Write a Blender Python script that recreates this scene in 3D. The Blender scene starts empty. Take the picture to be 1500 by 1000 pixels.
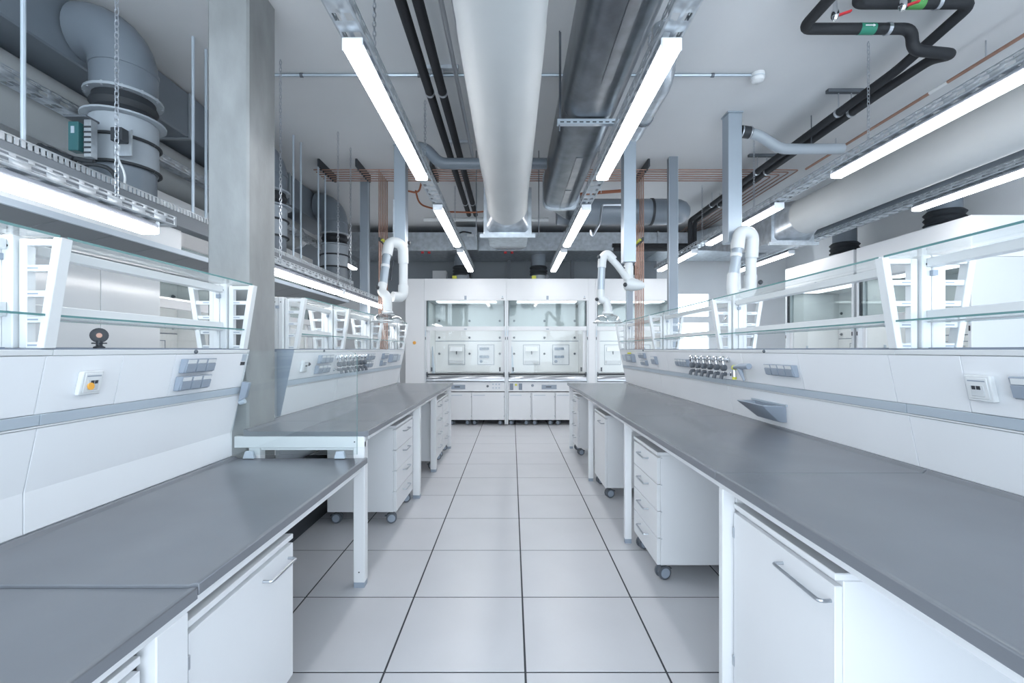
import bpy, bmesh, math, random
from mathutils import Vector, Matrix
random.seed(7)
S = bpy.context.scene
COL = S.collection
PI = math.pi

# ------------------------------------------------------------------ camera, world, exposure
EYE = 1.37
cam_d = bpy.data.cameras.new('camera'); cam = bpy.data.objects.new('camera', cam_d); COL.objects.link(cam)
cam.location = (0, 0, EYE); cam.rotation_euler = (PI/2, 0, 0)
cam_d.sensor_width = 36.0; cam_d.lens = 36.0*680/1500; cam_d.shift_y = 12/1500; cam_d.clip_start = 0.02
S.camera = cam
W = bpy.data.worlds.new('world'); S.world = W; W.use_nodes = True
W.node_tree.nodes['Background'].inputs[0].default_value = (0.80, 0.905, 1.0, 1)
W.node_tree.nodes['Background'].inputs[1].default_value = 3.25
S.view_settings.view_transform = 'Standard'; S.view_settings.look = 'None'
S.view_settings.gamma = 1.0; S.view_settings.use_curve_mapping = False
S.view_settings.exposure = 1.0
LAMP = 10.0        # luminaire diffuser emission

CEIL = 3.60
YB = 9.65          # back wall

# ------------------------------------------------------------------ materials
MATS = {}
def mat(name, col, rough=0.5, metal=0.0, spec=0.5, noise=0.0, nscale=8.0, bump=0.0, bscale=60.0, emit=None, estr=0.0, coat=0.0, stretch=None):
    m = bpy.data.materials.new(name); m.use_nodes = True
    nt = m.node_tree; b = nt.nodes['Principled BSDF']
    b.inputs['Base Color'].default_value = (*col, 1); b.inputs['Roughness'].default_value = rough
    b.inputs['Metallic'].default_value = metal; b.inputs['Specular IOR Level'].default_value = spec
    if coat: b.inputs['Coat Weight'].default_value = coat
    if emit:
        b.inputs['Emission Color'].default_value = (*emit, 1); b.inputs['Emission Strength'].default_value = estr
    if noise or bump:
        tc = nt.nodes.new('ShaderNodeTexCoord'); mp = nt.nodes.new('ShaderNodeMapping')
        nt.links.new(tc.outputs['Object'], mp.inputs['Vector'])
        if stretch: mp.inputs['Scale'].default_value = stretch
    if noise:
        n = nt.nodes.new('ShaderNodeTexNoise'); n.inputs['Scale'].default_value = nscale; n.inputs['Detail'].default_value = 5
        r = nt.nodes.new('ShaderNodeValToRGB')
        r.color_ramp.elements[0].position = 0.3; r.color_ramp.elements[1].position = 0.7
        r.color_ramp.elements[0].color = (*[c*(1-noise) for c in col], 1); r.color_ramp.elements[1].color = (*[min(1, c*(1+noise)) for c in col], 1)
        nt.links.new(mp.outputs[0], n.inputs['Vector']); nt.links.new(n.outputs['Fac'], r.inputs['Fac']); nt.links.new(r.outputs['Color'], b.inputs['Base Color'])
    if bump:
        n2 = nt.nodes.new('ShaderNodeTexNoise'); n2.inputs['Scale'].default_value = bscale; n2.inputs['Detail'].default_value = 4
        bp = nt.nodes.new('ShaderNodeBump'); bp.inputs['Strength'].default_value = bump; bp.inputs['Distance'].default_value = 0.01
        nt.links.new(mp.outputs[0], n2.inputs['Vector']); nt.links.new(n2.outputs['Fac'], bp.inputs['Height']); nt.links.new(bp.outputs['Normal'], b.inputs['Normal'])
    MATS[name] = m
    return m
def glass(name, tint, base=0.04, edge=0.5, power=3.0):
    m = bpy.data.materials.new(name); m.use_nodes = True
    nt = m.node_tree; nt.nodes.clear()
    o = nt.nodes.new('ShaderNodeOutputMaterial'); t = nt.nodes.new('ShaderNodeBsdfTransparent'); g = nt.nodes.new('ShaderNodeBsdfGlossy'); mx = nt.nodes.new('ShaderNodeMixShader')
    t.inputs['Color'].default_value = (*tint, 1); g.inputs['Roughness'].default_value = 0.03; g.inputs['Color'].default_value = (1, 1, 1, 1)
    lw = nt.nodes.new('ShaderNodeLayerWeight'); lw.inputs['Blend'].default_value = 0.5
    p = nt.nodes.new('ShaderNodeMath'); p.operation = 'POWER'; p.inputs[1].default_value = power
    a = nt.nodes.new('ShaderNodeMath'); a.operation = 'MULTIPLY_ADD'; a.inputs[1].default_value = edge; a.inputs[2].default_value = base
    nt.links.new(lw.outputs['Facing'], p.inputs[0]); nt.links.new(p.outputs[0], a.inputs[0]); nt.links.new(a.outputs[0], mx.inputs['Fac'])
    nt.links.new(t.outputs[0], mx.inputs[1]); nt.links.new(g.outputs[0], mx.inputs[2]); nt.links.new(mx.outputs[0], o.inputs['Surface'])
    MATS[name] = m
    return m

mat('white', (0.735, 0.75, 0.77), 0.38, noise=0.012, nscale=3)
mat('white_gloss', (0.61, 0.64, 0.665), 0.16, noise=0.01, nscale=2)
mat('panel', (0.79, 0.815, 0.845), 0.3, noise=0.012, nscale=2)
mat('plastic_white', (0.70, 0.725, 0.74), 0.3)
mat('slate', (0.165, 0.178, 0.20), 0.25, spec=0.6, noise=0.06, nscale=2.2, bump=0.02, bscale=240)
mat('slate_edge', (0.085, 0.10, 0.125), 0.35)
mat('rail', (0.46, 0.53, 0.60), 0.34, metal=0.15)
mat('greyblue', (0.30, 0.35, 0.42), 0.4)
mat('greyblue_dark', (0.20, 0.24, 0.30), 0.45)
mat('cap', (0.22, 0.26, 0.33), 0.5)
mat('seam', (0.52, 0.56, 0.61), 0.6)
mat('steel', (0.50, 0.53, 0.57), 0.28, metal=0.9)
mat('chrome', (0.75, 0.77, 0.80), 0.16, metal=1.0)
mat('galv', (0.48, 0.52, 0.56), 0.34, metal=0.8, noise=0.18, nscale=14)
mat('galv_dark', (0.15, 0.168, 0.19), 0.3, metal=0.8, noise=0.2, nscale=9, bump=0.1, bscale=9)
mat('tray', (0.50, 0.54, 0.58), 0.4, metal=0.7, noise=0.12, nscale=20)
mat('alu', (0.40, 0.46, 0.52), 0.4, metal=0.5, noise=0.03, nscale=4)
mat('pvc', (0.17, 0.20, 0.235), 0.38, noise=0.05, nscale=5)
mat('pvc_light', (0.34, 0.38, 0.42), 0.4, noise=0.05, nscale=5)
mat('rubber', (0.025, 0.03, 0.036), 0.6)
mat('foam', (0.012, 0.014, 0.018), 0.7, bump=0.15, bscale=90)
mat('dark', (0.03, 0.036, 0.045), 0.5)
mat('darkgrey', (0.10, 0.115, 0.135), 0.5)
mat('copper', (0.34, 0.205, 0.16), 0.42, metal=0.5, noise=0.12, nscale=12)
mat('orange_cable', (0.34, 0.11, 0.05), 0.5)
mat('orange', (0.85, 0.42, 0.07), 0.4)
mat('red', (0.50, 0.03, 0.04), 0.4)
mat('green', (0.02, 0.20, 0.13), 0.5)
mat('green2', (0.07, 0.27, 0.07), 0.5)
mat('teal_box', (0.03, 0.12, 0.13), 0.4)
mat('yellow', (0.62, 0.62, 0.08), 0.45)
mat('ductwhite', (0.47, 0.49, 0.495), 0.5, noise=0.03, nscale=3, bump=0.12, bscale=3.5)
mat('concrete', (0.265, 0.278, 0.282), 0.62, noise=0.2, nscale=5, bump=0.12, bscale=40, stretch=(1, 1, 0.45))
mat('ceiling', (0.61, 0.625, 0.64), 0.75, noise=0.03, nscale=1.2, bump=0.03, bscale=14)
mat('wall', (0.76, 0.78, 0.80), 0.65, noise=0.02, nscale=2)
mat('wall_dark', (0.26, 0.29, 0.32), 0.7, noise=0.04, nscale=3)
mat('tile', (0.61, 0.62, 0.65), 0.3, noise=0.025, nscale=3, bump=0.01, bscale=160)
mat('joint', (0.05, 0.056, 0.066), 0.8)
mat('canopy', (0.16, 0.175, 0.19), 0.5, noise=0.04, nscale=4)
mat('wireway', (0.17, 0.19, 0.215), 0.45)
mat('lampcap', (0.75, 0.78, 0.82), 0.3)
mat('lampbody', (0.46, 0.48, 0.53), 0.22, metal=0.3)
mat('diffuser', (0.9, 0.93, 1.0), 0.4, emit=(1.0, 0.985, 0.985), estr=LAMP)
mat('hoodlamp', (0.9, 0.93, 1.0), 0.4, emit=(0.97, 0.985, 1.0), estr=2.6)
mat('led', (0.1, 0.6, 0.3), 0.4, emit=(0.1, 0.9, 0.45), estr=1.9)
mat('glass_edge', (0.11, 0.25, 0.255), 0.2)
mat('lining', (0.75, 0.76, 0.76), 0.35)
glass('glass', (0.955, 0.975, 0.975))
glass('glass_sash', (0.72, 0.77, 0.775), base=0.035, edge=0.35)
glass('glass_sash_low', (0.97, 0.98, 0.98), base=0.02, edge=0.35)
glass('glass_dome', (0.86, 0.88, 0.89), base=0.16, edge=0.6, power=1.6)
mat('arm_white', (0.60, 0.625, 0.635), 0.35)
mat('alu_dark', (0.25, 0.285, 0.325), 0.42, metal=0.4)

# ------------------------------------------------------------------ mesh builder
WLOC = {}
class MB:
    def __init__(s):
        s.bm = bmesh.new(); s.mi = 0
    def face(s, vs):
        try:
            f = s.bm.faces.new(vs); f.material_index = s.mi; return f
        except ValueError:
            return None
    def box(s, x0, x1, y0, y1, z0, z1):
        if x0 > x1: x0, x1 = x1, x0
        if y0 > y1: y0, y1 = y1, y0
        if z0 > z1: z0, z1 = z1, z0
        v = [s.bm.verts.new(p) for p in ((x0,y0,z0),(x1,y0,z0),(x1,y1,z0),(x0,y1,z0),(x0,y0,z1),(x1,y0,z1),(x1,y1,z1),(x0,y1,z1))]
        for q in ((0,3,2,1),(4,5,6,7),(0,1,5,4),(1,2,6,5),(2,3,7,6),(3,0,4,7)): s.face([v[i] for i in q])
        return s
    def prism(s, pts, axis, a, b):
        f = {'x': lambda p, t: (t, p[0], p[1]), 'y': lambda p, t: (p[0], t, p[1]), 'z': lambda p, t: (p[0], p[1], t)}[axis]
        A = [s.bm.verts.new(f(p, a)) for p in pts]; B = [s.bm.verts.new(f(p, b)) for p in pts]
        s.face(A); s.face(B[::-1]); n = len(pts)
        for i in range(n): s.face([A[i], B[i], B[(i+1) % n], A[(i+1) % n]])
        return s
    def tube(s, path, r, seg=12, cap=True):
        P = [Vector(p) for p in path]; n = len(P)
        R = r if isinstance(r, (list, tuple)) else [r]*n
        T = [(P[i+1]-P[i]).normalized() for i in range(n-1)]
        u = T[0].orthogonal().normalized()
        if abs(T[0].z) < 0.9:
            u = Vector((0, 0, 1)) - T[0]*T[0].z; u.normalize()
        rings = []
        for i in range(n):
            t0 = T[max(0, i-1)]; t1 = T[min(n-2, i)]
            if i > 0 and i < n-1:
                q = t0.rotation_difference(t1); half = q.copy(); half = Matrix.Identity(3).to_quaternion().slerp(q, 0.5)
                uu = half @ u; t = (t0+t1).normalized(); c = max(0.4, math.cos(q.angle/2))
                bdir = (t1-t0)
                w = t.cross(uu)
                ring = []
                bd = bdir.normalized() if bdir.length > 1e-6 else None
                for k in range(seg):
                    a = 2*PI*k/seg; d = uu*math.cos(a)+w*math.sin(a)
                    if bd is not None: d = d + bd*(d.dot(bd))*(1/c-1)
                    ring.append(s.bm.verts.new(P[i]+d*R[i]))
                u = q @ u
            else:
                w = (t1 if i == 0 else t0).cross(u)
                ring = [s.bm.verts.new(P[i]+(u*math.cos(2*PI*k/seg)+w*math.sin(2*PI*k/seg))*R[i]) for k in range(seg)]
            rings.append(ring)
        for a, b in zip(rings, rings[1:]):
            for k in range(seg): s.face([a[k], a[(k+1) % seg], b[(k+1) % seg], b[k]])
        if cap: s.face(rings[0][::-1]); s.face(rings[-1])
        return s
    def lathe(s, prof, c, axis=(0, 0, 1), seg=20, cap=True):
        c = Vector(c); ax = Vector(axis).normalized(); u = ax.orthogonal().normalized(); w = ax.cross(u); rings = []
        for r, h in prof:
            rings.append([s.bm.verts.new(c+ax*h+(u*math.cos(2*PI*k/seg)+w*math.sin(2*PI*k/seg))*max(r, 1e-4)) for k in range(seg)])
        for a, b in zip(rings, rings[1:]):
            for k in range(seg): s.face([a[k], a[(k+1) % seg], b[(k+1) % seg], b[k]])
        if cap: s.face(rings[0][::-1]); s.face(rings[-1])
        return s
    def hull4(s, a, b):          # two quads joined (a frustum between two 4-point loops)
        A = [s.bm.verts.new(p) for p in a]; B = [s.bm.verts.new(p) for p in b]
        s.face(A[::-1]); s.face(B)
        for i in range(4): s.face([A[i], A[(i+1) % 4], B[(i+1) % 4], B[i]])
        return s
    def loft(s, rings, cap=True):
        V = [[s.bm.verts.new(p) for p in r] for r in rings]; n = len(V[0])
        for a, b in zip(V, V[1:]):
            for k in range(n): s.face([a[k], a[(k+1) % n], b[(k+1) % n], b[k]])
        if cap: s.face(V[0][::-1]); s.face(V[-1])
        return s
    def mesh(s, name, mats, off, bevel=0.0, segs=1, sharp=35):
        bm = s.bm
        bmesh.ops.recalc_face_normals(bm, faces=bm.faces[:])
        if bevel:
            e = [x for x in bm.edges if len(x.link_faces) == 2 and x.calc_face_angle(0) > 0.6]
            bmesh.ops.bevel(bm, geom=e, offset=bevel, segments=segs, affect='EDGES', clamp_overlap=True, profile=0.5)
        bmesh.ops.translate(bm, verts=bm.verts[:], vec=-Vector(off))
        me = bpy.data.meshes.new(name); bm.to_mesh(me); bm.free()
        for f in me.polygons: f.use_smooth = True
        me.set_sharp_from_angle(angle=math.radians(sharp))
        for m in (mats if isinstance(mats, (list, tuple)) else [mats]): me.materials.append(MATS[m])
        return me
    def build(s, name, mats, parent=None, bevel=0.0, segs=1, sharp=35, origin=None):
        if parent is not None: off = Vector(WLOC[parent.name])
        elif origin is not None: off = Vector(origin)
        else:
            xs = [v.co for v in s.bm.verts]
            lo = Vector((min(v.x for v in xs), min(v.y for v in xs), min(v.z for v in xs))); hi = Vector((max(v.x for v in xs), max(v.y for v in xs), max(v.z for v in xs)))
            off = Vector(((lo.x+hi.x)/2, (lo.y+hi.y)/2, lo.z))
        me = s.mesh(name, mats, off, bevel, segs, sharp)
        o = bpy.data.objects.new(name, me); COL.objects.link(o)
        if parent is not None: o.parent = parent
        else: o.location = off
        WLOC[o.name] = tuple(off)
        return o
def tag(o, label=None, cat=None, group=None, kind=None):
    if label: o['label'] = label
    if cat: o['category'] = cat
    if group: o['group'] = group
    if kind: o['kind'] = kind
    return o
def thing(name, label, cat, loc, group=None, kind=None):
    o = bpy.data.objects.new(name, None); COL.objects.link(o); o.location = loc; o.empty_display_size = 0.1
    WLOC[o.name] = tuple(loc)
    return tag(o, label, cat, group, kind)
def kids(o): return [c for c in COL.objects if c.parent == o]
def copy_tree(o, parent=None):
    c = o.copy(); COL.objects.link(c); c.parent = parent
    WLOC[c.name] = WLOC[o.name]
    for ch in list(o.children): copy_tree(ch, c)
    return c
def inst(name, me, loc, parent, rotz=0.0):   # one more object on a shared mesh, local to its parent
    o = bpy.data.objects.new(name, me); COL.objects.link(o); o.parent = parent
    o.location = Vector(loc)-Vector(WLOC[parent.name]) if parent is not None else loc
    o.rotation_euler = (0, 0, rotz); WLOC[o.name] = tuple(loc)
    return o
def fillet(pts, r, n=6):
    P = [Vector(p) for p in pts]; out = [P[0]]
    for i in range(1, len(P)-1):
        a = (P[i-1]-P[i]); b = (P[i+1]-P[i]); d = min(r, a.length*0.49, b.length*0.49)
        p0 = P[i]+a.normalized()*d; p2 = P[i]+b.normalized()*d
        for k in range(n+1):
            t = k/n; out.append(p0*(1-t)**2+P[i]*2*t*(1-t)+p2*t*t)
    out.append(P[-1]); return out

# ------------------------------------------------------------------ the room
def struct(name, mb, m, label, **k):
    return tag(mb.build(name, m, **k), label, name.split('_')[0], kind='structure')
X0T, Y0T = 0.057, 2.573
floor = struct('floor', MB().box(-4.8, 5.7, -3, YB+0.1, -0.2, -0.0025), 'joint', 'raised laboratory floor of large pale grey square tiles')
fl = MB()
tl = MB().box(-0.2955, 0.2955, -0.2955, 0.2955, -0.0025, 0.0)
tile_me = tl.mesh('tile', 'tile', (0, 0, 0), bevel=0.0008)
k = 0
for i in range(-4, 5):
    for j in range(-3, 12):
        inst('tile', tile_me, (X0T+0.6*i+0.3, Y0T+0.6*j+0.3, 0), floor)
        k += 1
far = MB()
xl, xr, ya, yb_ = X0T-2.4, X0T+3.0, Y0T-1.8, Y0T+7.2
far.box(-4.8, xl-0.003, -3, YB, -0.0025, 0); far.box(xr+0.003, 5.7, -3, YB, -0.0025, 0); far.box(xl, xr, -3, ya-0.003, -0.0025, 0)
far.build('tile_field', 'tile', floor)
ceil = struct('ceiling', MB().box(-4.8, 5.7, -3, YB+0.1, CEIL, CEIL+0.2), 'ceiling', 'bare pale grey concrete ceiling above the pipes')
struct('wall_left', MB().box(-4.9, -4.8, -3, YB+0.1, -0.2, CEIL+0.2), 'wall', 'plain grey side wall behind the tall white cabinets')
struct('wall_right', MB().box(5.7, 5.8, -3, YB+0.1, -0.2, CEIL+0.2), 'wall', 'plain grey side wall behind the side row of fume hoods')
wb = MB()
DX0, DX1, DZ = 3.10, 4.14, 2.58
wb.box(-4.8, DX0, YB, YB+0.1, -0.2, CEIL); wb.box(DX1, 5.7, YB, YB+0.1, -0.2, CEIL); wb.box(DX0, DX1, YB, YB+0.1, DZ, CEIL); wb.box(DX0, DX1, YB, YB+0.1, -0.2, -0.012)
struct('wall_back', wb, 'wall', 'end wall behind the row of fume hoods')
# glazed door to daylight in the end wall
door = thing('door_1', 'glazed door with bright panes beside the end row of fume hoods', 'door', ((DX0+DX1)/2, YB, 0), kind='structure')
m = MB(); t = 0.055
m.box(DX0, DX0+t, YB-0.01, YB+0.07, 0, DZ); m.box(DX1-t, DX1, YB-0.01, YB+0.07, 0, DZ); m.box(DX0+t, DX1-t, YB-0.01, YB+0.07, DZ-t, DZ); m.box(DX0+t, DX1-t, YB-0.01, YB+0.07, 1.93, 2.06); m.box(DX0+t, DX1-t, YB-0.01, YB+0.07, 0, 0.1)
m.build('door_frame', 'wall', door)
MB().box(DX0+t, DX1-t, YB+0.02, YB+0.03, 0.1, 1.93).build('pane', 'glass', door)
MB().box(DX0+t, DX1-t, YB+0.02, YB+0.03, 2.06, DZ-t).build('pane', 'glass', door)
MB().tube([(DX0+0.1, YB-0.05, 1.0), (DX0+0.1, YB-0.05, 1.15)], 0.012).build('handle', 'steel', door)
# cornice band in the recess above the hoods
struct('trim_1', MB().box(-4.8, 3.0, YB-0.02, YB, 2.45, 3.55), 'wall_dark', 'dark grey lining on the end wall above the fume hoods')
# concrete column
struct('column', MB().box(-1.79, -1.548, 2.725, 3.04, 0, CEIL), 'concrete', 'square raw concrete column rising through the bench', bevel=0.012)

# ------------------------------------------------------------------ benches
def panel_x(s, z, out=0.0):   # sloping service panel face: leans out over the worktop as it rises
    return s*(1.60-0.10*max(0.0, (z-0.90))/0.47-out)
def pbox(mb, s, y0, y1, z0, z1, o0, o1, o1b=None):
    o1b = o1 if o1b is None else o1b
    mb.prism([(panel_x(s, z0, o0), z0), (panel_x(s, z0, o1), z0), (panel_x(s, z1, o1b), z1), (panel_x(s, z1, o0), z1)], 'y', y0, y1)
    return mb

def worktop(label, s, xf, xb, zt, cuts, drop=None, notch=None):
    t = thing('worktop', label, 'worktop', (s*(xf+xb)/2, (cuts[0]+cuts[-1])/2, zt-0.03))
    for i, (a, b) in enumerate(zip(cuts, cuts[1:])):
        z = zt-(drop or {}).get(i, 0)
        x_b = (notch or {}).get(i, xb)
        pr = [(xf, z-0.028), (xf, z+0.003), (xf+0.006, z+0.005), (xf+0.016, z+0.004), (xf+0.026, z), (x_b-0.035, z), (x_b-0.022, z+0.012), (x_b-0.001, z+0.012), (x_b-0.001, z-0.028)]
        m = MB(); m.prism([(s*p[0], p[1]) for p in pr], 'y', a+0.002, b-0.002)
        m.build('slab', 'slate', t, bevel=0.002)
    return t
worktop('long dark grey worktop opposite the concrete column, running to the fume hoods', 1, 0.775, 1.60, 0.90, [-1.23, 0.27, 1.77, 3.30, 4.85, 6.52])
worktop('dark grey worktop on the lower desk in front of the glass screen', -1, 0.825, 1.60, 0.75, [-1.0, 1.222, 2.655], drop={0: 0.007})
worktop('dark grey raised worktop fitted round the concrete column', -1, 0.825, 1.60, 0.90, [2.665, 3.05, 4.10, 5.20, 6.52], notch={0: 1.545})

def frame(label, s, xf, zt, y0, y1, legs, leg_w=0.05, leg_d=0.06, dz=0.0):
    t = thing('bench_frame', label, 'frame', (s*(xf+0.35), (y0+y1)/2, 0))
    x = xf+0.022
    MB().box(s*x, s*(x+0.035), y0, y1, zt-0.058-dz, zt-0.0285-dz).build('front_beam', 'white', t, bevel=0.002)
    MB().box(s*1.50, s*1.54, y0, y1, zt-0.068-dz, zt-0.0285-dz).build('rear_beam', 'white', t, bevel=0.002)
    for y in legs:
        for xx in (x+0.001, 1.45):
            MB().box(s*xx, s*(xx+leg_w), y-leg_d/2, y+leg_d/2, 0.03, zt-0.058-dz).build('leg', 'white', t, bevel=0.003)
            MB().box(s*(xx+0.002), s*(xx+leg_w-0.002), y-leg_d/2+0.002, y+leg_d/2-0.002, 0.0, 0.03).build('foot', 'greyblue', t)
        MB().box(s*(x+leg_w+0.001), s*1.449, y-0.02, y+0.02, zt-0.11, zt-0.06).build('cross_beam', 'white', t, bevel=0.002)
    return t
frame('white steel frame carrying the long worktop opposite the column', 1, 0.775, 0.90, -1.2, 6.49, [0.27, 1.776, 3.30, 4.85, 6.45], leg_d=0.032)
frame('white steel frame under the lower desk before the glass screen', -1, 0.825, 0.75, -0.95, 2.60, [-0.4, 1.162], dz=0.0075, leg_d=0.11)
fr = frame('white steel frame under the raised worktop round the column', -1, 0.825, 0.90, 2.75, 6.49, [2.70, 4.30, 5.22, 6.45], leg_w=0.065)
m = MB(); m.box(-1.598, -0.848, 2.668, 2.699, 0.805, 0.8715); m.build('end_beam', 'white', fr, bevel=0.003)
m = MB(); m.lathe([(0.004, 0), (0.004, 0.002)], (-0.905, 2.668, 0.84), (0, -1, 0), 10); m.lathe([(0.004, 0), (0.004, 0.002)], (-0.88, 2.670, 0.09), (0, -1, 0), 10); m.build('screw', 'dark', fr)

# service spines
def spine(label, s, y0, y1, ups, lows, zb=0.912, end_caps=True):
    t = thing('service_spine', label, 'panel', (s*1.62, (y0+y1)/2, 0))
    def xx(z, d): return panel_x(s, z, -d)
    c = MB(); pr = [(xx(0.72, 0.008), 0.0), (xx(0.9, 0.008), 0.9), (xx(1.355, 0.008), 1.355), (s*3.24-xx(1.355, 0.008), 1.355), (s*3.24-xx(0.9, 0.008), 0.9), (s*3.24-xx(0.9, 0.008), 0.0)]
    c.prism(pr, 'y', y0+0.004, y1-0.004); c.build('core', 'seam', t)
    for a, b in zip(lows, lows[1:]):
        zz = [zb, 0.9, 1.112] if zb < 0.89 else [zb, 1.112]
        MB().prism([(panel_x(s, z), z) for z in zz]+[(panel_x(s, z, -0.0075), z) for z in zz[::-1]], 'y', a+0.0015, b-0.0015).build('lower_panel', 'panel', t, bevel=0.0012, sharp=5)
    if zb < 0.9:
        pass
    pbox(MB(), s, y0, y1, 1.1145, 1.1205, -0.0075, 0.004).build('lip', 'plastic_white', t)
    for a, b in zip(lows, lows[1:]):
        pbox(MB(), s, a+0.001, b-0.001, 1.1215, 1.158, -0.0075, 0.005, 0.002).build('rail', 'rail', t, bevel=0.0015)
    for a, b in zip(ups, ups[1:]):
        pbox(MB(), s, a+0.001, b-0.001, 1.160, 1.349, -0.0075, 0.0).build('upper_panel', 'panel', t, bevel=0.0012)
    for a, b in zip(lows, lows[1:]):
        pbox(MB(), s, a+0.001, b-0.001, 1.3505, 1.370, -0.0075, 0.001).build('top_strip', 'plastic_white', t, bevel=0.002)
    MB().box(s*1.508, s*1.732, y0, y1, 1.3555, 1.374).build('top_plate', 'cap', t)
    if end_caps:
        for ya, yb in ((y0-0.004, y0+0.0035), (y1-0.0035, y1+0.004)):
            e = MB(); pr2 = [(xx(0.92, 0.001), 0.913), (xx(1.368, 0.001), 1.368), (s*1.62, 1.368), (s*1.62, 0.913)]
            e.prism(pr2, 'y', ya, yb); e.build('end_cap', 'greyblue', t)
    return t
spine('white service panel behind the long worktop opposite the column', 1, -1.2, 6.48, [-1.2, -0.24, 0.36, 0.96, 1.56, 1.86, 2.45, 3.05, 3.35, 3.95, 4.55, 4.88, 5.48, 6.48], [-1.2, 0.30, 1.82, 3.35, 4.88, 6.48])
spine('white service panel behind the lower desk with an orange-tagged outlet', -1, -1.0, 2.655, [-1.0, 0.3, 0.9, 1.5, 1.80, 2.08, 2.655], [-1.0, 0.0, 1.52, 2.655], zb=0.764)
spine('white service panel beyond the column on the raised bench', -1, 3.20, 6.48, [3.2, 3.55, 4.15, 4.75, 5.2, 5.8, 6.48], [3.20, 4.15, 5.2, 6.48])
# dark plinth under the spine of the lower desk
tag(MB().box(-1.585, -1.56, -1.0, 5.2, 0.0, 0.55).build('plinth_panel', 'dark'), 'dark kick panel under the benches below the raised worktop', 'panel')

# ------------------------------------------------------------------ reagent racks
def slopebox(mb, x0b, x1b, x0t, x1t, z0, z1, y0, y1):
    mb.prism([(x0b, z0), (x1b, z0), (x1t, z1), (x0t, z1)], 'y', y0, y1)
RUNGS = [1.385, 1.467, 1.55, 1.632, 1.715]
def bracket(t, s, y, mirror):
    q = (lambda v: s*v) if not mirror else (lambda v: s*(3.24-v))
    m = MB()
    slopebox(m, q(1.492), q(1.518), q(1.436), q(1.464), 1.3745, 1.728, y-0.02, y+0.02)
    m.box(q(1.553), q(1.578), y-0.015, y+0.015, 1.3745, 1.724)
    for z in RUNGS:
        f = (z-1.3745)/0.3535; xo = 1.505-0.055*f
        m.box(q(xo), q(1.56), y-0.013, y+0.013, z-0.011, z+0.010)
    m.build('ladder_bracket', 'plastic_white', t, bevel=0.002)
    for z in RUNGS[:4]: MB().box(q(1.518), q(1.552), y-0.0138, y-0.013, z-0.003, z+0.002).build('slot', 'greyblue', t)
def glass_box(name, x0, x1, y0, y1, z0, z1, parent, m='glass'):
    b = MB().box(x0, x1, y0, y1, z0, z1)
    for f in b.bm.faces:
        f.normal_update()
        f.material_index = 1 if (abs(f.normal.x) > 0.5 and abs(f.calc_center_median().x-x0) < 1e-4) else 0
    return b.build(name, [m, 'glass_edge'], parent)
def rack(label, s, ys, yend0=None, yend1=None, slim=-1):
    t = thing('reagent_rack', label, 'rack', (s*1.62, (ys[0]+ys[-1])/2, 1.374))
    for y in ys:
        p = MB(); p.box(s*1.583, s*1.6185, y-0.03, y+0.03, 1.3745, 1.735); p.box(s*1.6215, s*1.657, y-0.03, y+0.03, 1.3745, 1.735)
        po = p.build('post', 'plastic_white', t, bevel=0.003)
        sc = MB()
        for xx in (1.60, 1.64): sc.lathe([(0.004, 0), (0.004, 0.0015)], (s*xx, y-0.03, 1.70), (0, -1, 0), 8)
        sc.build('screw', 'dark', po)
        MB().box(s*1.61, s*1.63, y-0.045, y-0.0305, 1.655, 1.675).build('clip', 'greyblue', po)
        bracket(t, s, y, False); bracket(t, s, y, True)
    L = [(yend0, ys[0])] if yend0 is not None else []
    L += list(zip(ys, ys[1:])) + ([(ys[-1], yend1)] if yend1 is not None else [])
    for li, (a, b) in enumerate(L):
        for z0, z1 in ((1.475, 1.522), (1.688, 1.722)):
            MB().box(s*1.598, s*1.642, a+0.031, b-0.031, z0, z1).build('beam', 'plastic_white', t, bevel=0.002)
        for mir in (False, True):
            q = (lambda v: s*v) if not mir else (lambda v: s*(3.24-v))
            glass_box('glass_shelf', q(1.447), q(1.535 if li == slim else 1.60), a+0.012, b-0.012, 1.7285, 1.7365, t)
            glass_box('glass_shelf', q(1.486), q(1.535 if li == slim else 1.597), a+0.022, b-0.022, 1.4775, 1.4845, t)
        MB().box(s*1.606, s*1.634, a+0.03, b-0.03, 1.3745, 1.378).build('gasket', 'cap', t)
    return t
rack('white and glass reagent rack above the long bench opposite the column', 1, [1.82, 3.35, 4.88, 6.45], yend0=0.30, slim=3)
rack('white and glass reagent rack above the lower desk before the column', -1, [1.50, 2.60], yend0=0.0)
rack('white and glass reagent rack beyond the concrete column', -1, [3.24, 4.12, 5.20, 6.42], slim=2)

# ------------------------------------------------------------------ casters and pedestals
def caster_meshes():
    f = MB(); f.lathe([(0.014, 0.088), (0.014, 0.10)], (0, 0, 0), seg=10); f.prism([(-0.028, 0.06), (0.0, 0.088), (0.02, 0.085), (0.034, 0.05), (0.02, 0.035), (-0.02, 0.035)], 'x', -0.011, 0.011)
    f.tube([(-0.024, 0, 0.04), (0.024, 0, 0.04)], 0.006, 8); f.box(-0.012, 0.012, -0.052, -0.025, 0.055, 0.062)
    w = MB(); w.lathe([(0.030, -0.009), (0.040, -0.007), (0.042, 0), (0.040, 0.007), (0.030, 0.009)], (0, 0, 0), (1, 0, 0), 18)
    w.mi = 1; w.lathe([(0.029, -0.011), (0.029, 0.011)], (0, 0, 0), (1, 0, 0), 16)
    return f.mesh('caster', 'darkgrey', (0, 0, 0)), w.mesh('wheel', ['darkgrey', 'greyblue'], (0, 0, 0))
CF, CW = caster_meshes()
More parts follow.
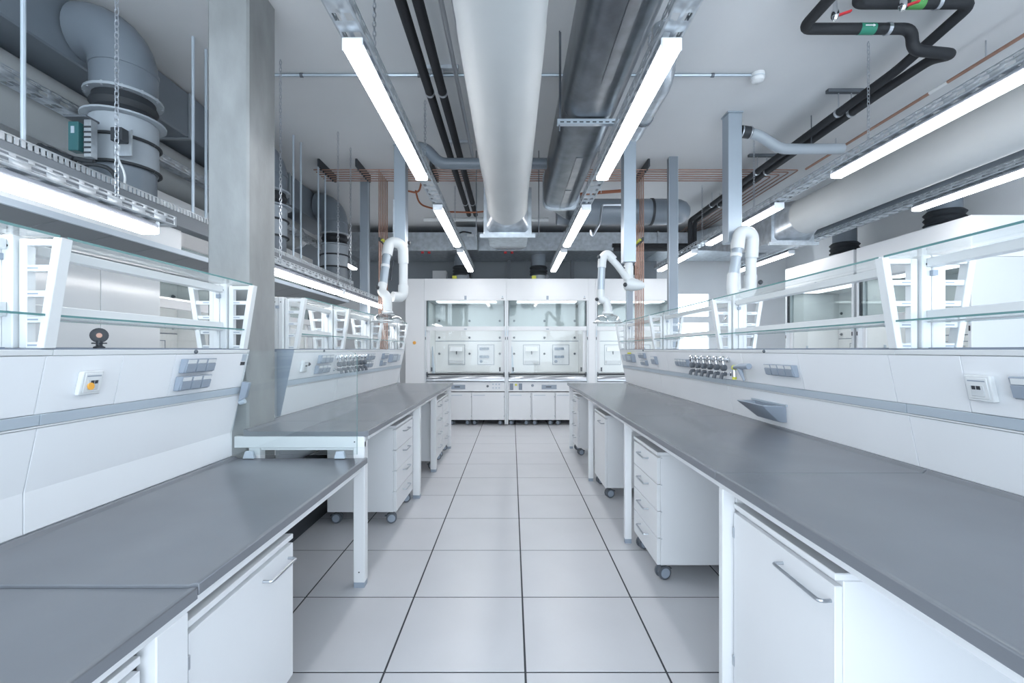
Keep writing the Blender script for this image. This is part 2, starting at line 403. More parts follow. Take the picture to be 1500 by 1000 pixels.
def caster(t, x, y, rot):
    c = inst('caster', CF, (x, y, 0), t, rot)
    for d in (-0.019, 0.019):
        w = bpy.data.objects.new('wheel', CW); COL.objects.link(w); w.parent = c; w.location = (d, 0, 0.0425)
def bar_handle(p, x, s, y0, y1, z, out=0.032, name='handle'):
    m = MB(); m.tube(fillet([(x, y0, z), (x-s*out, y0, z), (x-s*out, y1, z), (x, y1, z)], 0.012, 3), 0.0052, 8)
    return m.build(name, 'steel', p)
def pedestal(label, s, y0, y1, xf, zt, kind, zb=0.10, depth=0.54, hinge='far', group=None, hy=None):
    t = thing('mobile_pedestal', label, 'cabinet', (s*(xf+depth/2), (y0+y1)/2, 0), group)
    x = lambda d: s*(xf+d)
    m = MB(); m.box(x(0.022), x(depth), y0, y1, zb, zt-0.02); m.build('body', 'white', t, bevel=0.002)
    MB().box(x(0.0), x(depth), y0-0.001, y1+0.001, zt-0.019, zt).build('top_board', 'white', t, bevel=0.002)
    if kind == 'drawers':
        n = 4; h = (zt-0.03-zb)/n
        for i in range(n):
            z0 = zb+i*h; d = MB().box(x(0), x(0.021), y0+0.001, y1-0.001, z0+0.002, z0+h-0.002).build('drawer', 'white', t, bevel=0.0015)
            yc = (y0+y1)/2; bar_handle(d, x(0), s, yc-0.085, yc+0.085, z0+h*0.72)
            MB().box(x(0.0215), x(0.030), y0-0.0015, y0-0.0002, z0+h-0.006, z0+h-0.001).build('stop_tab', 'steel', d)
    else:
        d = MB().box(x(0), x(0.021), y0+0.001, y1-0.001, zb, zt-0.034).build('door', 'white', t, bevel=0.0015)
        ya, yb = hy if hy else ((y0+0.04, y0+0.22) if hinge == 'far' else (y1-0.22, y1-0.04))
        bar_handle(d, x(0), s, ya, yb, zt-0.034-0.045)
        yh = y1+0.001 if hinge == 'far' else y0-0.001
        for z in (zt-0.11, zb+0.10):
            MB().box(x(-0.003), x(0.012), yh-0.008, yh+0.005, z-0.02, z+0.02).build('hinge', 'steel', d, bevel=0.002)
    for yy in (y0+0.05, y1-0.05):
        for d in (0.05, depth-0.06): caster(t, s*(xf+d), yy, (PI/2 if s > 0 else -PI/2)+(0.25 if d < 0.1 else 0))
    return t
pedestal('white door cabinet on casters under the near end of the long bench, wide handle', 1, 1.20, 1.748, 0.835, 0.792, 'door', hinge='far', hy=(1.215, 1.43), depth=0.58)
pedestal('white four-drawer pedestal under the long bench next to the wide door cabinet', 1, 2.735, 3.255, 0.855, 0.765, 'drawers')
pedestal('narrow white single-door pedestal under the long bench between two drawer units', 1, 4.26, 4.80, 0.855, 0.765, 'door', hinge='far')
pedestal('white four-drawer pedestal under the long bench end by the fume hoods', 1, 5.99, 6.40, 0.845, 0.765, 'drawers')
pedestal('white door cabinet on casters under the lower desk beside the steel leg', -1, 1.232, 1.82, 0.858, 0.65, 'door', hinge='near')
pedestal('white door cabinet under the lower desk beyond the frame leg', -1, 0.42, 1.085, 0.868, 0.655, 'door', hinge='near')
pedestal('white four-drawer pedestal under the raised worktop behind the glass screen', -1, 3.63, 4.235, 0.905, 0.775, 'drawers')
pedestal('white drawer pedestal under the raised worktop beside the middle leg', -1, 5.29, 5.84, 0.875, 0.775, 'drawers')
pedestal('white drawer pedestal under the raised worktop end by the fume hoods', -1, 5.88, 6.38, 0.875, 0.775, 'drawers')

# ------------------------------------------------------------------ things on the service panels
def sockets(label, s, y0, y1, z0, z1, n, group=None):
    t = thing('socket_strip', label, 'socket', (panel_x(s, z0), (y0+y1)/2, z0), group)
    pbox(MB(), s, y0, y1, z0, z1, 0.0005, 0.026, 0.034).build('housing', 'greyblue', t, bevel=0.003)
    w = (y1-y0)/n; zc = z0+(z1-z0)*0.62
    for i in range(n):
        a, b = y0+i*w+0.004, y0+(i+1)*w-0.004
        lid = pbox(MB(), s, a, b, z0+0.004, zc, 0.0265, 0.033, 0.036).build('lid', 'greyblue_dark' if n < 0 else 'greyblue', t, bevel=0.0015)
        pbox(MB(), s, a+0.004, b-0.004, zc+0.003, z1-0.005, 0.028, 0.0345, 0.0355).build('label_strip', 'plastic_white', t)
    return t
sockets('grey four-gang socket strip above the grey tip-out trough', 1, 2.47, 2.745, 1.222, 1.287, 4)
sockets('grey four-gang socket strip beside the white data outlet of the long bench', 1, 1.12, 1.392, 1.222, 1.29, 4)
sockets('grey four-gang socket strip beyond the gas taps of the long bench', 1, 3.97, 4.25, 1.222, 1.287, 4)
sockets('grey two-gang socket, upper one beside the yellow-knobbed box', 1, 5.24, 5.46, 1.272, 1.332, 2)
sockets('grey two-gang socket, lower one near the yellow-knobbed box', 1, 5.22, 5.42, 1.19, 1.25, 2)
sockets('grey single socket box between socket pairs on the long bench', 1, 4.85, 4.99, 1.215, 1.30, 1)
sockets('grey three-gang socket, upper of the pair near the orange-tagged outlet', -1, 2.115, 2.325, 1.262, 1.328, 3)
sockets('grey three-gang socket, lower of the pair near the orange-tagged outlet', -1, 2.105, 2.315, 1.182, 1.248, 3)
sockets('grey three-gang socket, upper of the pair behind the glass screen', -1, 3.62, 3.86, 1.262, 1.328, 3)
sockets('grey three-gang socket, lower of the pair behind the glass screen', -1, 3.60, 3.84, 1.182, 1.248, 3)
sockets('grey socket, upper of the pair beyond the taps on the raised bench', -1, 4.80, 5.04, 1.262, 1.328, 3)
sockets('grey socket, lower of the pair beyond the taps on the raised bench', -1, 4.78, 5.02, 1.182, 1.248, 3)
sockets('small grey socket, upper one near the end of the raised bench', -1, 5.40, 5.58, 1.262, 1.328, 2)
sockets('small grey socket, lower one near the end of the raised bench', -1, 5.38, 5.56, 1.182, 1.248, 2)

def outlet(label, s, yc, zc, tagged=False):
    t = thing('data_outlet', label, 'outlet', (panel_x(s, zc), yc, zc-0.045))
    w = 0.042
    pbox(MB(), s, yc-w, yc+w, zc-w, zc+w, 0.0005, 0.02).build('housing', 'plastic_white', t, bevel=0.003)
    pbox(MB(), s, yc-w+0.008, yc+w-0.008, zc-w+0.008, zc+w-0.008, 0.0195, 0.0235).build('cover_plate', 'plastic_white', t, bevel=0.002)
    pbox(MB(), s, yc-w+0.014, yc+w-0.014, zc+0.022, zc+0.026, 0.023, 0.0240).build('label_strip', 'greyblue', t)
    pbox(MB(), s, yc-0.022, yc+0.022, zc-0.026, zc+0.010, 0.023, 0.0255).build('jack_frame', 'white_gloss', t, bevel=0.002)
    m = MB(); pbox(m, s, yc-0.012, yc+0.001, zc-0.004, zc+0.008, 0.0245, 0.0262); pbox(m, s, yc+0.004, yc+0.016, zc-0.004, zc+0.008, 0.0245, 0.0262); m.build('jack', 'dark', t)
    if tagged:
        MB().lathe([(0.013, 0), (0.013, 0.004)], (panel_x(s, zc-0.012, 0.0262), yc-0.012, zc-0.012), (-s, 0, 0), 16).build('orange_cap', 'orange', t)
    return t
outlet('white square data outlet on the long bench panel', 1, 1.50, 1.245)
outlet('white square data outlet with a round orange tag over the lower desk', -1, 1.665, 1.252, True)
outlet('white square data outlet on the raised bench panel behind the glass screen', -1, 3.385, 1.25)
def tap_row(s, ys, group, label):
    proto = None
    for y in ys:
        if proto is None:
            z = 1.25; X = lambda o, zz=1.25: panel_x(s, zz, o)
            t = thing('gas_tap', label, 'tap', (X(0), y, 1.17), group)
            m = MB(); m.lathe([(0.022, 0), (0.022, 0.01), (0.012, 0.014), (0.011, 0.055)], (X(0.0055, 1.30), y, 1.30), (-s, 0, 0), 14)
            m.lathe([(0.010, 0), (0.018, 0.006), (0.019, 0.02), (0.012, 0.028)], (X(0.045, 1.30), y, 1.295), (0, 0, 1), 14); m.tube([(X(0.045, 1.3), y, 1.30), (X(0.045, 1.25), y, 1.245)], 0.009, 10)
            m.build('valve_body', 'chrome', t)
            k = MB(); k.lathe([(0.016, 0), (0.022, 0.006), (0.023, 0.03), (0.017, 0.038)], (X(0.03, 1.245), y, 1.245), (-s, 0, 0), 14); k.build('hand_wheel', 'darkgrey', t)
            n = MB(); n.lathe([(0.014, 0), (0.014, 0.006), (0.007, 0.01), (0.007, 0.045)], (X(0.0055, 1.20), y, 1.20), (-s, 0, 0), 12); n.build('outlet_pipe', 'chrome', t)
            e = MB(); e.tube(fillet([(X(0.04, 1.2), y, 1.20), (X(0.07, 1.2), y, 1.20), (X(0.078, 1.2), y, 1.165)], 0.012, 4), 0.013, 10); e.build('nozzle', 'darkgrey', t)
            proto = t
        else:
            c = copy_tree(proto); c.location.y = y
tap_row(1, [3.24+0.112*i for i in range(6)], 'gas taps on the long bench panel', 'chrome gas tap with dark knob, in the row beside the water gun')
tap_row(-1, [3.98+0.112*i for i in range(7)], 'gas taps on the raised bench panel', 'chrome gas tap with dark knob, in the row seen behind the glass screen')
# water gun
t = thing('water_gun', 'pale grey water spray gun with yellow ring beside the gas taps', 'water gun', (panel_x(1, 1.25), 2.98, 1.17))
m = MB(); m.lathe([(0.024, 0), (0.024, 0.012), (0.013, 0.016), (0.013, 0.06)], (panel_x(1, 1.25, 0.006), 3.08, 1.25), (-1, 0, 0), 14); m.tube([(panel_x(1, 1.25, 0.055), 3.08, 1.26), (panel_x(1, 1.2, 0.06), 3.08, 1.19)], 0.012, 10); m.build('valve_body', 'chrome', t)
m = MB(); m.tube(fillet([(panel_x(1, 1.25, 0.06), 3.07, 1.25), (panel_x(1, 1.25, 0.075), 2.98, 1.262), (panel_x(1, 1.25, 0.075), 2.84, 1.268)], 0.03, 4), [0.014, 0.014, 0.015, 0.016, 0.017, 0.018, 0.018], 12); m.tube([(panel_x(1, 1.25, 0.075), 2.96, 1.25), (panel_x(1, 1.2, 0.075), 2.92, 1.175)], [0.016, 0.007], 10); m.build('gun', 'greyblue', t)
MB().lathe([(0.017, -0.008), (0.017, 0.008)], (panel_x(1, 1.25, 0.062), 3.055, 1.252), (0, 1, 0), 14).build('colour_ring', 'yellow', t)
MB().lathe([(0.014, 0), (0.014, 0.018)], (panel_x(1, 1.2, 0.06), 3.08, 1.172), (0, 0, 1), 12).build('end_cap', 'yellow', t)
# trough
t = thing('tipping_trough', 'grey wedge-shaped plastic trough hung on the long bench panel', 'trough', (panel_x(1, 0.95), 2.83, 0.95))
def px_(o, z): return panel_x(1, z, o)
m = MB(); o0 = [(px_(0.001, 0.948), 2.68, 0.948), (px_(0.001, 0.948), 2.96, 0.948), (px_(0.035, 0.948), 2.94, 0.948), (px_(0.035, 0.948), 2.70, 0.948)]
o1 = [(px_(0.001, 1.045), 2.655, 1.045), (px_(0.001, 1.045), 3.01, 1.045), (px_(0.115, 1.045), 3.01, 1.045), (px_(0.115, 1.045), 2.70, 1.045)]
i1 = [(px_(0.012, 1.045), 2.69, 1.045), (px_(0.012, 1.045), 2.98, 1.045), (px_(0.095, 1.045), 2.98, 1.045), (px_(0.095, 1.045), 2.72, 1.045)]
i0 = [(px_(0.012, 0.99), 2.70, 0.99), (px_(0.012, 0.99), 2.95, 0.99), (px_(0.05, 0.99), 2.95, 0.99), (px_(0.05, 0.99), 2.72, 0.99)]
m.loft([o0, o1, i1, i0]); m.build('bin', 'greyblue', t, bevel=0.003)
pbox(MB(), 1, 2.64, 3.02, 1.046, 1.056, 0.001, 0.012).build('hanging_strip', 'rail', t)
# yellow-knob box at the far end, and its twin on the raised bench
for s, ya, yb, lab in ((1, 5.72, 6.28, 'grey double control box with a yellow knob on the long bench'), (-1, 5.72, 6.20, 'grey double control box near the end of the raised bench')):
    t = thing('control_box', lab, 'control box', (panel_x(s, 1.21), (ya+yb)/2, 1.21))
    pbox(MB(), s, ya, (ya+yb)/2+0.03, 1.215, 1.315, 0.0005, 0.05).build('housing', 'greyblue', t, bevel=0.004)
    pbox(MB(), s, (ya+yb)/2+0.035, yb, 1.225, 1.305, 0.0005, 0.03).build('cover', 'rail', t, bevel=0.004)
    if s > 0: MB().lathe([(0.022, 0), (0.026, 0.01), (0.02, 0.02)], (panel_x(s, 1.32, 0.03), ya+0.14, 1.3155), (0, 0, 1), 14).build('knob', 'yellow', t)
    pbox(MB(), s, ya+0.03, ya+0.2, 1.24, 1.295, 0.0505, 0.054).build('lid', 'rail', t)
for s, y, z, lab in ((1, 3.92, 1.285, 'tiny black key switch beside the gas taps of the long bench'), (-1, 3.47, 1.262, 'tiny black key switch beside the white outlet behind the glass screen')):
    m = MB(); m.lathe([(0.014, 0), (0.014, 0.008), (0.008, 0.01), (0.008, 0.016)], (panel_x(s, z, 0.0005), y, z), (-s, 0, 0), 12)
    tag(m.build('key_switch', 'dark'), lab, 'switch')
# small top studs
for s, y, lab in ((1, 1.30, 'long bench panel'), (1, 2.76, 'long bench panel'), (1, 5.30, 'long bench panel'), (-1, 2.20, 'lower desk panel'), (-1, 3.70, 'raised bench panel')):
    m = MB(); m.lathe([(0.010, 0), (0.010, 0.006), (0.006, 0.010)], (panel_x(s, 1.36, 0.0012), y, 1.3605), (-s, 0, 0), 10)
    tag(m.build('lock_stud', 'darkgrey'), 'tiny dark lock stud in the top strip of the '+lab, 'stud', 'lock studs in the top strips')
# eye of the black stand on the lower desk panel
t = thing('gas_nozzle', 'small black round-headed fitting standing on the panel over the lower desk', 'fitting', (-1.565, 1.76, 1.3745))
MB().lathe([(0.022, -0.006), (0.028, -0.004), (0.028, 0.004), (0.022, 0.006)], (-1.565, 1.76, 1.424), (0.66, -0.75, 0), 20).build('head', 'dark', t)
MB().lathe([(0.009, 0.0062), (0.009, 0.0085)], (-1.565, 1.76, 1.424), (0.66, -0.75, 0), 14).build('centre_disc', 'copper', t)
m = MB(); m.lathe([(0.018, 0), (0.018, 0.006), (0.010, 0.01), (0.010, 0.03)], (-1.565, 1.76, 1.3748), seg=12); m.box(-1.588, -1.542, 1.752, 1.768, 1.392, 1.397); m.build('stem', 'dark', t)
# labels at the end of the lower desk panel
t = thing('notice_label', 'small grey and black stickers at the end of the lower desk panel', 'sticker', (panel_x(-1, 1.30), 2.62, 1.28))
pbox(MB(), -1, 2.595, 2.635, 1.306, 1.345, 0.0005, 0.0015).build('sticker', 'rail', t); pbox(MB(), -1, 2.59, 2.632, 1.283, 1.302, 0.0005, 0.0015).build('sticker', 'dark', t)
# glass screen
t = thing('glass_screen', 'clear glass divider standing between the lower desk and raised bench', 'glass screen', (-1.21, 2.634, 0.762))
gx0, gx1 = -1.552, -0.879
pr = [(-1.588, 0.775), (gx1, 0.775), (gx1, 1.32), (gx1-0.012, 1.352), (gx1-0.045, 1.364), (-1.498, 1.364), (-1.542, 1.16), (-1.542, 1.11), (-1.596, 0.90)]
g = MB(); g.prism(pr, 'y', 2.629, 2.639)
for f in g.bm.faces:
    f.normal_update(); f.material_index = 1 if (f.normal.x > 0.3 or f.normal.z > 0.8) and f.calc_center_median().x > -1.4 else 0
g.build('pane', ['glass', 'glass_edge'], t)
for x in (-1.49, -0.975):
    MB().hull4([(x-0.032, 2.620, 0.7545), (x+0.032, 2.620, 0.7545), (x+0.032, 2.650, 0.7545), (x-0.032, 2.650, 0.7545)], [(x-0.02, 2.624, 0.795), (x+0.02, 2.624, 0.795), (x+0.02, 2.644, 0.795), (x-0.02, 2.644, 0.795)]).build('clip_foot', 'rail', t, bevel=0.002)
m = MB(); m.hull4([(-1.548, 2.618, 1.075), (-1.508, 2.618, 1.10), (-1.508, 2.650, 1.10), (-1.548, 2.650, 1.075)], [(-1.525, 2.618, 1.19), (-1.485, 2.618, 1.185), (-1.485, 2.650, 1.185), (-1.525, 2.650, 1.19)]); m.build('clamp', 'greyblue', t, bevel=0.004)
MB().tube([(-1.545, 2.634, 1.07), (-1.515, 2.634, 1.08)], 0.014, 12).build('clamp_knob', 'rail', t)

# ------------------------------------------------------------------ fume hoods (front faces -Y, origin at floor centre front)
def hood(label, loc, rotz=0.0, doors=((-0.735, -0.33), (-0.33, 0.08), (0.08, 0.735)), group=None, ctrl=0):
    t = thing('fume_hood', label, 'fume hood', (0, 0, 0), group)
    HW = 0.741; D = 0.86; H = 2.655
    for sx in (-1, 1):
        MB().box(sx*(HW-0.033), sx*HW, 0.0, D, 0.02, 2.258).build('side_post', 'white_gloss', t, bevel=0.003)
        MB().box(sx*(HW-0.060), sx*(HW-0.0335), 0.10, D-0.02, 0.905, 2.255).build('side_lining', 'lining', t)
        MB().box(sx*(HW-0.0435), sx*(HW-0.0335), 0.012, 0.05, 1.80, 2.255).build('sash_track', 'dark', t)
        m = MB(); m.box(sx*(HW-0.02)-0.008, sx*(HW-0.02)+0.008, -0.004, -0.0002, 1.62, 1.72); m.build('status_strip', 'rail', t)
        m = MB(); m.box(sx*(HW-0.018)-0.006, sx*(HW-0.018)+0.006, -0.006, -0.0002, 1.55, 1.60); m.build('switch', 'dark', t)
    MB().box(-HW, HW, 0.0, D, 2.26, H).build('top_box', 'white', t, bevel=0.003)
    MB().box(-HW+0.034, HW-0.034, D-0.015, D, 0.10, 2.258).build('back_panel', 'lining', t)
    MB().box(-HW+0.062, HW-0.062, D-0.05, D-0.035, 0.92, 1.535).build('baffle', 'lining', t, bevel=0.002)
    MB().box(-HW+0.062, HW-0.062, D-0.05, D-0.035, 1.548, 2.20).build('baffle', 'lining', t, bevel=0.002)
    MB().box(-HW+0.062, HW-0.062, D-0.048, D-0.04, 1.536, 1.547).build('exhaust_slot', 'greyblue_dark', t)
    MB().box(-HW+0.062, HW-0.062, 0.03, D-0.052, 0.885, 0.905).build('hood_worktop', 'lining', t)
    MB().box(-0.55, 0.55, 0.12, 0.40, 2.250, 2.2595).build('lamp_panel', 'hoodlamp', t)
    # studs
    for z in (1.29, 1.61, 1.94):
        for x in (-0.60, 0.0, 0.60):
            MB().lathe([(0.012, 0), (0.022, 0.004), (0.022, 0.014), (0.010, 0.018), (0.010, 0.03)], (x, D-0.0505, z), (0, -1, 0), 12).build('rod_socket', 'darkgrey', t)
    # niche with cup sink, service plate
    n = thing('sink_niche', None, None, (0, 0, 0)); n.parent = t
    m = MB(); x0, x1, z0, z1, y = -0.42, -0.09, 1.07, 1.47, D-0.051
    m.box(x0, x1, y-0.006, y, z0, z1); m.build('frame', 'lining', n, bevel=0.002)
    m = MB(); b = 0.008
    m.box(x0, x1, y-0.009, y-0.0065, z1-b, z1); m.box(x0, x1, y-0.009, y-0.0065, z0, z0+b); m.box(x0, x0+b, y-0.009, y-0.0065, z0+b, z1-b); m.box(x1-b, x1, y-0.009, y-0.0065, z0+b, z1-b); m.build('edge_seal', 'greyblue_dark', n)
    MB().hull4([(x0+0.04, y-0.0065, 1.34), (x1-0.04, y-0.0065, 1.34), (x1-0.05, y-0.0065, 1.42), (x0+0.05, y-0.0065, 1.42)], [(x0+0.04, y-0.07, 1.34), (x1-0.04, y-0.07, 1.34), (x1-0.05, y-0.03, 1.42), (x0+0.05, y-0.03, 1.42)]).build('canopy', 'white', n)
    MB().hull4([(x0+0.03, y-0.0065, 1.10), (x1-0.03, y-0.0065, 1.10), (x1-0.03, y-0.05, 1.10), (x0+0.03, y-0.05, 1.10)], [(x0+0.03, y-0.0065, 1.16), (x1-0.03, y-0.0065, 1.16), (x1-0.03, y-0.08, 1.16), (x0+0.03, y-0.08, 1.16)]).build('cup_sink', 'white', n)
    MB().tube([(-0.255, y-0.04, 1.34), (-0.255, y-0.05, 1.28)], 0.01, 8).build('spout', 'darkgrey', n)
    p = thing('service_plate', None, None, (0, 0, 0)); p.parent = t
    x0, x1 = 0.16, 0.49
    m = MB(); m.box(x0, x1, y-0.006, y, z0, z1); m.build('plate', 'white', p, bevel=0.002)
    m = MB(); m.box(x0, x1, y-0.009, y-0.0065, z1-b, z1); m.box(x0, x1, y-0.009, y-0.0065, z0, z0+b); m.box(x0, x0+b, y-0.009, y-0.0065, z0+b, z1-b); m.box(x1-b, x1, y-0.009, y-0.0065, z0+b, z1-b); m.build('edge_seal', 'greyblue_dark', p)
    for z in (1.39, 1.23):
        for i in range(3): MB().box(x0+0.04+i*0.064, x0+0.10+i*0.064, y-0.03, y-0.0065, z-0.025, z+0.025).build('socket', 'greyblue', p, bevel=0.004)
    MB().lathe([(0.032, 0), (0.028, 0.02)], (x0+0.07, y-0.0065, 1.14), (0, -1, 0), 16).build('dial', 'greyblue', p)
    MB().box(x0+0.13, x0+0.20, y-0.016, y-0.0065, 1.105, 1.155).build('data_port', 'plastic_white', p, bevel=0.003)
    # lattice stand
    MB().hull4([(-0.66, 0.28, 0.9055), (-0.60, 0.28, 0.9055), (-0.60, 0.32, 0.9055), (-0.66, 0.32, 0.9055)], [(-0.655, 0.28, 1.43), (-0.64, 0.28, 1.43), (-0.64, 0.30, 1.43), (-0.655, 0.30, 1.43)]).build('stand_flag', 'rail', t)
    # sashes
    us = MB(); fx = HW-0.045
    us.box(-fx, fx, 0.022, 0.028, 1.792, 2.258); us.build('upper_sash', 'glass_sash', t)
    MB().box(-HW+0.034, HW-0.034, 0.004, 0.05, 1.715, 1.79).build('sash_rail', 'white', t, bevel=0.003)
    for sx in (-1, 1): MB().box(sx*(fx-0.045), sx*(HW-0.034), 0.055, 0.075, 0.95, 1.714).build('sash_stile', 'white', t)
    MB().box(-fx+0.046, fx-0.046, 0.062, 0.068, 0.95, 1.714).build('lower_sash', 'glass_sash_low', t)
    MB().tube([(-HW+0.03, 0.0, 0.925), (HW-0.03, 0.0, 0.925)], 0.016, 12).build('sash_handle', 'dark', t)
    for sx in (-1, 1):
        MB().box(sx*(HW-0.052), sx*(HW-0.0335), -0.018, 0.076, 0.89, 0.965).build('handle_end', 'darkgrey', t, bevel=0.003)
        MB().box(sx*(HW-0.12)-0.014, sx*(HW-0.12)+0.014, 0.045, 0.061, 0.975, 1.05).build('sash_grip', 'darkgrey', t, bevel=0.003)
    MB().prism([(-0.03, 0.80), (-0.03, 0.815), (-0.005, 0.885), (0.03, 0.895), (0.03, 0.79), (-0.005, 0.79)], 'x', -HW+0.034, HW-0.034).build('airfoil_sill', 'steel', t, bevel=0.002)
    MB().box(-HW+0.034, HW-0.034, 0.0, 0.03, 0.615, 0.785).build('control_panel', 'white', t, bevel=0.002)
    xd = -0.14 if ctrl == 0 else 0.03
    d = MB().box(xd-0.135, xd+0.135, -0.006, -0.0003, 0.655, 0.735).build('display', 'greyblue', t, bevel=0.002)
    MB().box(xd-0.06, xd+0.04, -0.0075, -0.0065, 0.69, 0.705).build('readout', 'dark', d)
    if ctrl == 0:
        for i in range(3):
            for j in range(2): MB().lathe([(0.014, 0), (0.014, 0.012)], (0.50+0.055*i, -0.0003, 0.68+0.065*j), (0, -1, 0), 12).build('push_button', 'rail', t)
        MB().lathe([(0.022, 0), (0.018, 0.02)], (0.40, -0.0003, 0.71), (0, -1, 0), 14).build('knob', 'darkgrey', t)
    else:
        for x in (-0.65, -0.49):
            MB().box(x-0.03, x+0.03, -0.02, -0.0003, 0.645, 0.76).build('socket', 'greyblue_dark', t, bevel=0.004)
        MB().lathe([(0.022, 0), (0.018, 0.02)], (-0.57, -0.0003, 0.735), (0, -1, 0), 14).build('knob', 'yellow', t)
        MB().lathe([(0.024, 0), (0.012, 0.03)], (-0.27, -0.0003, 0.725), (0, -1, 0), 14).build('key_valve', 'greyblue', t)
    MB().box(-HW+0.034, HW-0.034, 0.03, D-0.03, 0.10, 0.60).build('cabinet_body', 'white', t)
    for a, bb in doors:
        dd = MB().box(a+0.004, bb-0.004, 0.0, 0.021, 0.10, 0.598).build('cabinet_door', 'white', t, bevel=0.002)
        MB().box(a+0.03, a+0.24, -0.004, -0.0003, 0.54, 0.551).build('grip_slot', 'rail', dd)
        for z in (0.17, 0.52): MB().box(bb-0.012, bb-0.004, -0.004, -0.0003, z-0.015, z+0.015).build('hinge', 'greyblue', dd)
        for x in (a+0.06, bb-0.07): caster(t, x, 0.08, PI/2-0.5)
    MB().box(-0.02, 0.02, -0.005, -0.0003, 2.275, 2.345).build('tag_plate', 'greyblue', t)
    MB().box(0.65, 0.69, -0.003, -0.0003, 2.29, 2.30).build('lettering', 'dark', t)
    MB().box(0.66, 0.68, -0.003, -0.0003, 2.31, 2.34).build('sticker', 'rail', t)
    MB().box(-0.025, 0.025, 0.0, 0.0035, 1.735, 1.75).build('catch', 'greyblue', t)
    t.location = loc; t.rotation_euler = (0, 0, rotz)
    return t
YH = 8.40
hood('white fume hood on the end wall beside the tall blank panel', (-0.842, YH, 0), doors=((-0.707, -0.30), (-0.30, 0.112), (0.112, 0.707)))
hood('white fume hood on the end wall between two other hoods', (0.642, YH, 0), doors=((-0.707, -0.30), (-0.277, 0.135), (0.145, 0.707)), ctrl=1)
hood('white fume hood on the end wall half hidden by the copper drop pipes', (2.25, YH, 0), doors=((-0.707, -0.30), (-0.277, 0.135), (0.145, 0.707)), ctrl=1)
hood('white fume hood in the side row, its blank flank toward the long bench', (4.38, 5.165, 0), rotz=-PI/2)
hood('white fume hood in the side row beside the glazed door', (4.38, 6.70, 0), rotz=-PI/2)
hood('white fume hood seen through the rack beside the concrete column', (-2.85, 4.40, 0), rotz=PI/2)
hood('white fume hood seen through the rack beyond the concrete column', (-2.85, 5.90, 0), rotz=PI/2)
tag(MB().box(1.386, 1.507, YH+0.005, YH+0.86, 0.0, 2.655).build('filler_panel', 'white'), 'narrow white filler panel between the end-wall hoods', 'panel')
t = thing('filler_panel', 'tall blank white panel beside the end-wall hoods with an orange button', 'panel', (-1.77, YH, 0))
MB().box(-1.93, -1.585, YH+0.004, YH+0.86, 0.0, 2.655).build('board', 'white', t, bevel=0.003)
MB().lathe([(0.03, 0), (0.03, 0.01), (0.018, 0.012), (0.018, 0.03)], (-1.765, YH+0.0038, 1.495), (0, -1, 0), 16).build('button', 'orange', t)
t = thing('notice_board', 'narrow white notice with two black pictograms at the raised bench end', 'sign', (-1.62, 6.60, 1.37))
MB().box(-1.66, -1.58, 6.50, 6.53, 0.90, 1.80).build('board', 'white', t)
MB().box(-1.65, -1.59, 6.497, 6.4995, 1.58, 1.63).build('pictogram', 'dark', t); MB().box(-1.65, -1.60, 6.497, 6.4995, 1.51, 1.56).build('pictogram', 'dark', t)

# tall white cabinets behind the lower desk
for i, (a, b) in enumerate(((-0.6, 0.45), (0.46, 1.51), (1.52, 2.57), (2.58, 3.63))):
    lab = ['tall glossy white cupboard at the start of the side row', 'tall glossy white cupboard seen through the near rack', 'tall glossy white cupboard behind the orange-tagged outlet', 'tall glossy white cupboard next to the side fume hood'][i]
    t = thing('tall_cupboard', lab, 'cupboard', (-3.15, (a+b)/2, 0))
    MB().box(-3.50, -2.775, a, b, 0.08, 1.91).build('body', 'white', t, bevel=0.002)
    MB().box(-3.48, -2.81, a+0.02, b-0.02, 0.0, 0.08).build('plinth', 'darkgrey', t)
    c = (a+b)/2
    for y0, y1, yh in ((a+0.002, c-0.002, c-0.04), (c+0.002, b-0.002, c+0.04)):
        d = MB().box(-2.7745, -2.75, y0, y1, 0.085, 1.905).build('door', 'white_gloss', t, bevel=0.002)
        MB().tube([(-2.74, yh, 1.0), (-2.74, yh, 1.18)], 0.006, 8).build('handle', 'steel', d)

# ------------------------------------------------------------------ luminaires, trays, chains, rods
def luminaire(label, x, y0, y1, zb, group=None):
    t = thing('strip_light', label, 'light', (x, (y0+y1)/2, zb), group)
    MB().prism([(x-0.049, zb+0.030), (x-0.049, zb+0.040), (x-0.030, zb+0.062), (x+0.030, zb+0.062), (x+0.049, zb+0.040), (x+0.049, zb+0.030)], 'y', y0+0.012, y1-0.012).build('housing', 'lampbody', t, bevel=0.004)
    MB().prism([(x-0.046, zb+0.0298), (x-0.044, zb+0.010), (x-0.032, zb), (x+0.032, zb), (x+0.044, zb+0.010), (x+0.046, zb+0.0298)], 'y', y0+0.012, y1-0.012).build('diffuser', 'diffuser', t)
    for a, b in ((y0, y0+0.0118), (y1, y1-0.0118)):
        MB().loft([[(x+sx*w, y, zb+z) for sx, z in ((-1, z0), (1, z0), (1, z1), (-1, z1))] for y, w, z0, z1 in ((a, 0.038, 0.010, 0.052), ((a*2+b)/3, 0.045, 0.004, 0.059), (b, 0.049, 0.001, 0.062))]).build('end_cap', 'lampcap', t, bevel=0.002)
    for f in (0.2, 0.8):
        y = y0+(y1-y0)*f
        MB().box(x-0.012, x+0.012, y-0.02, y+0.02, zb+0.0625, zb+0.0695).build('hanger_clip', 'tray', t)
    return t
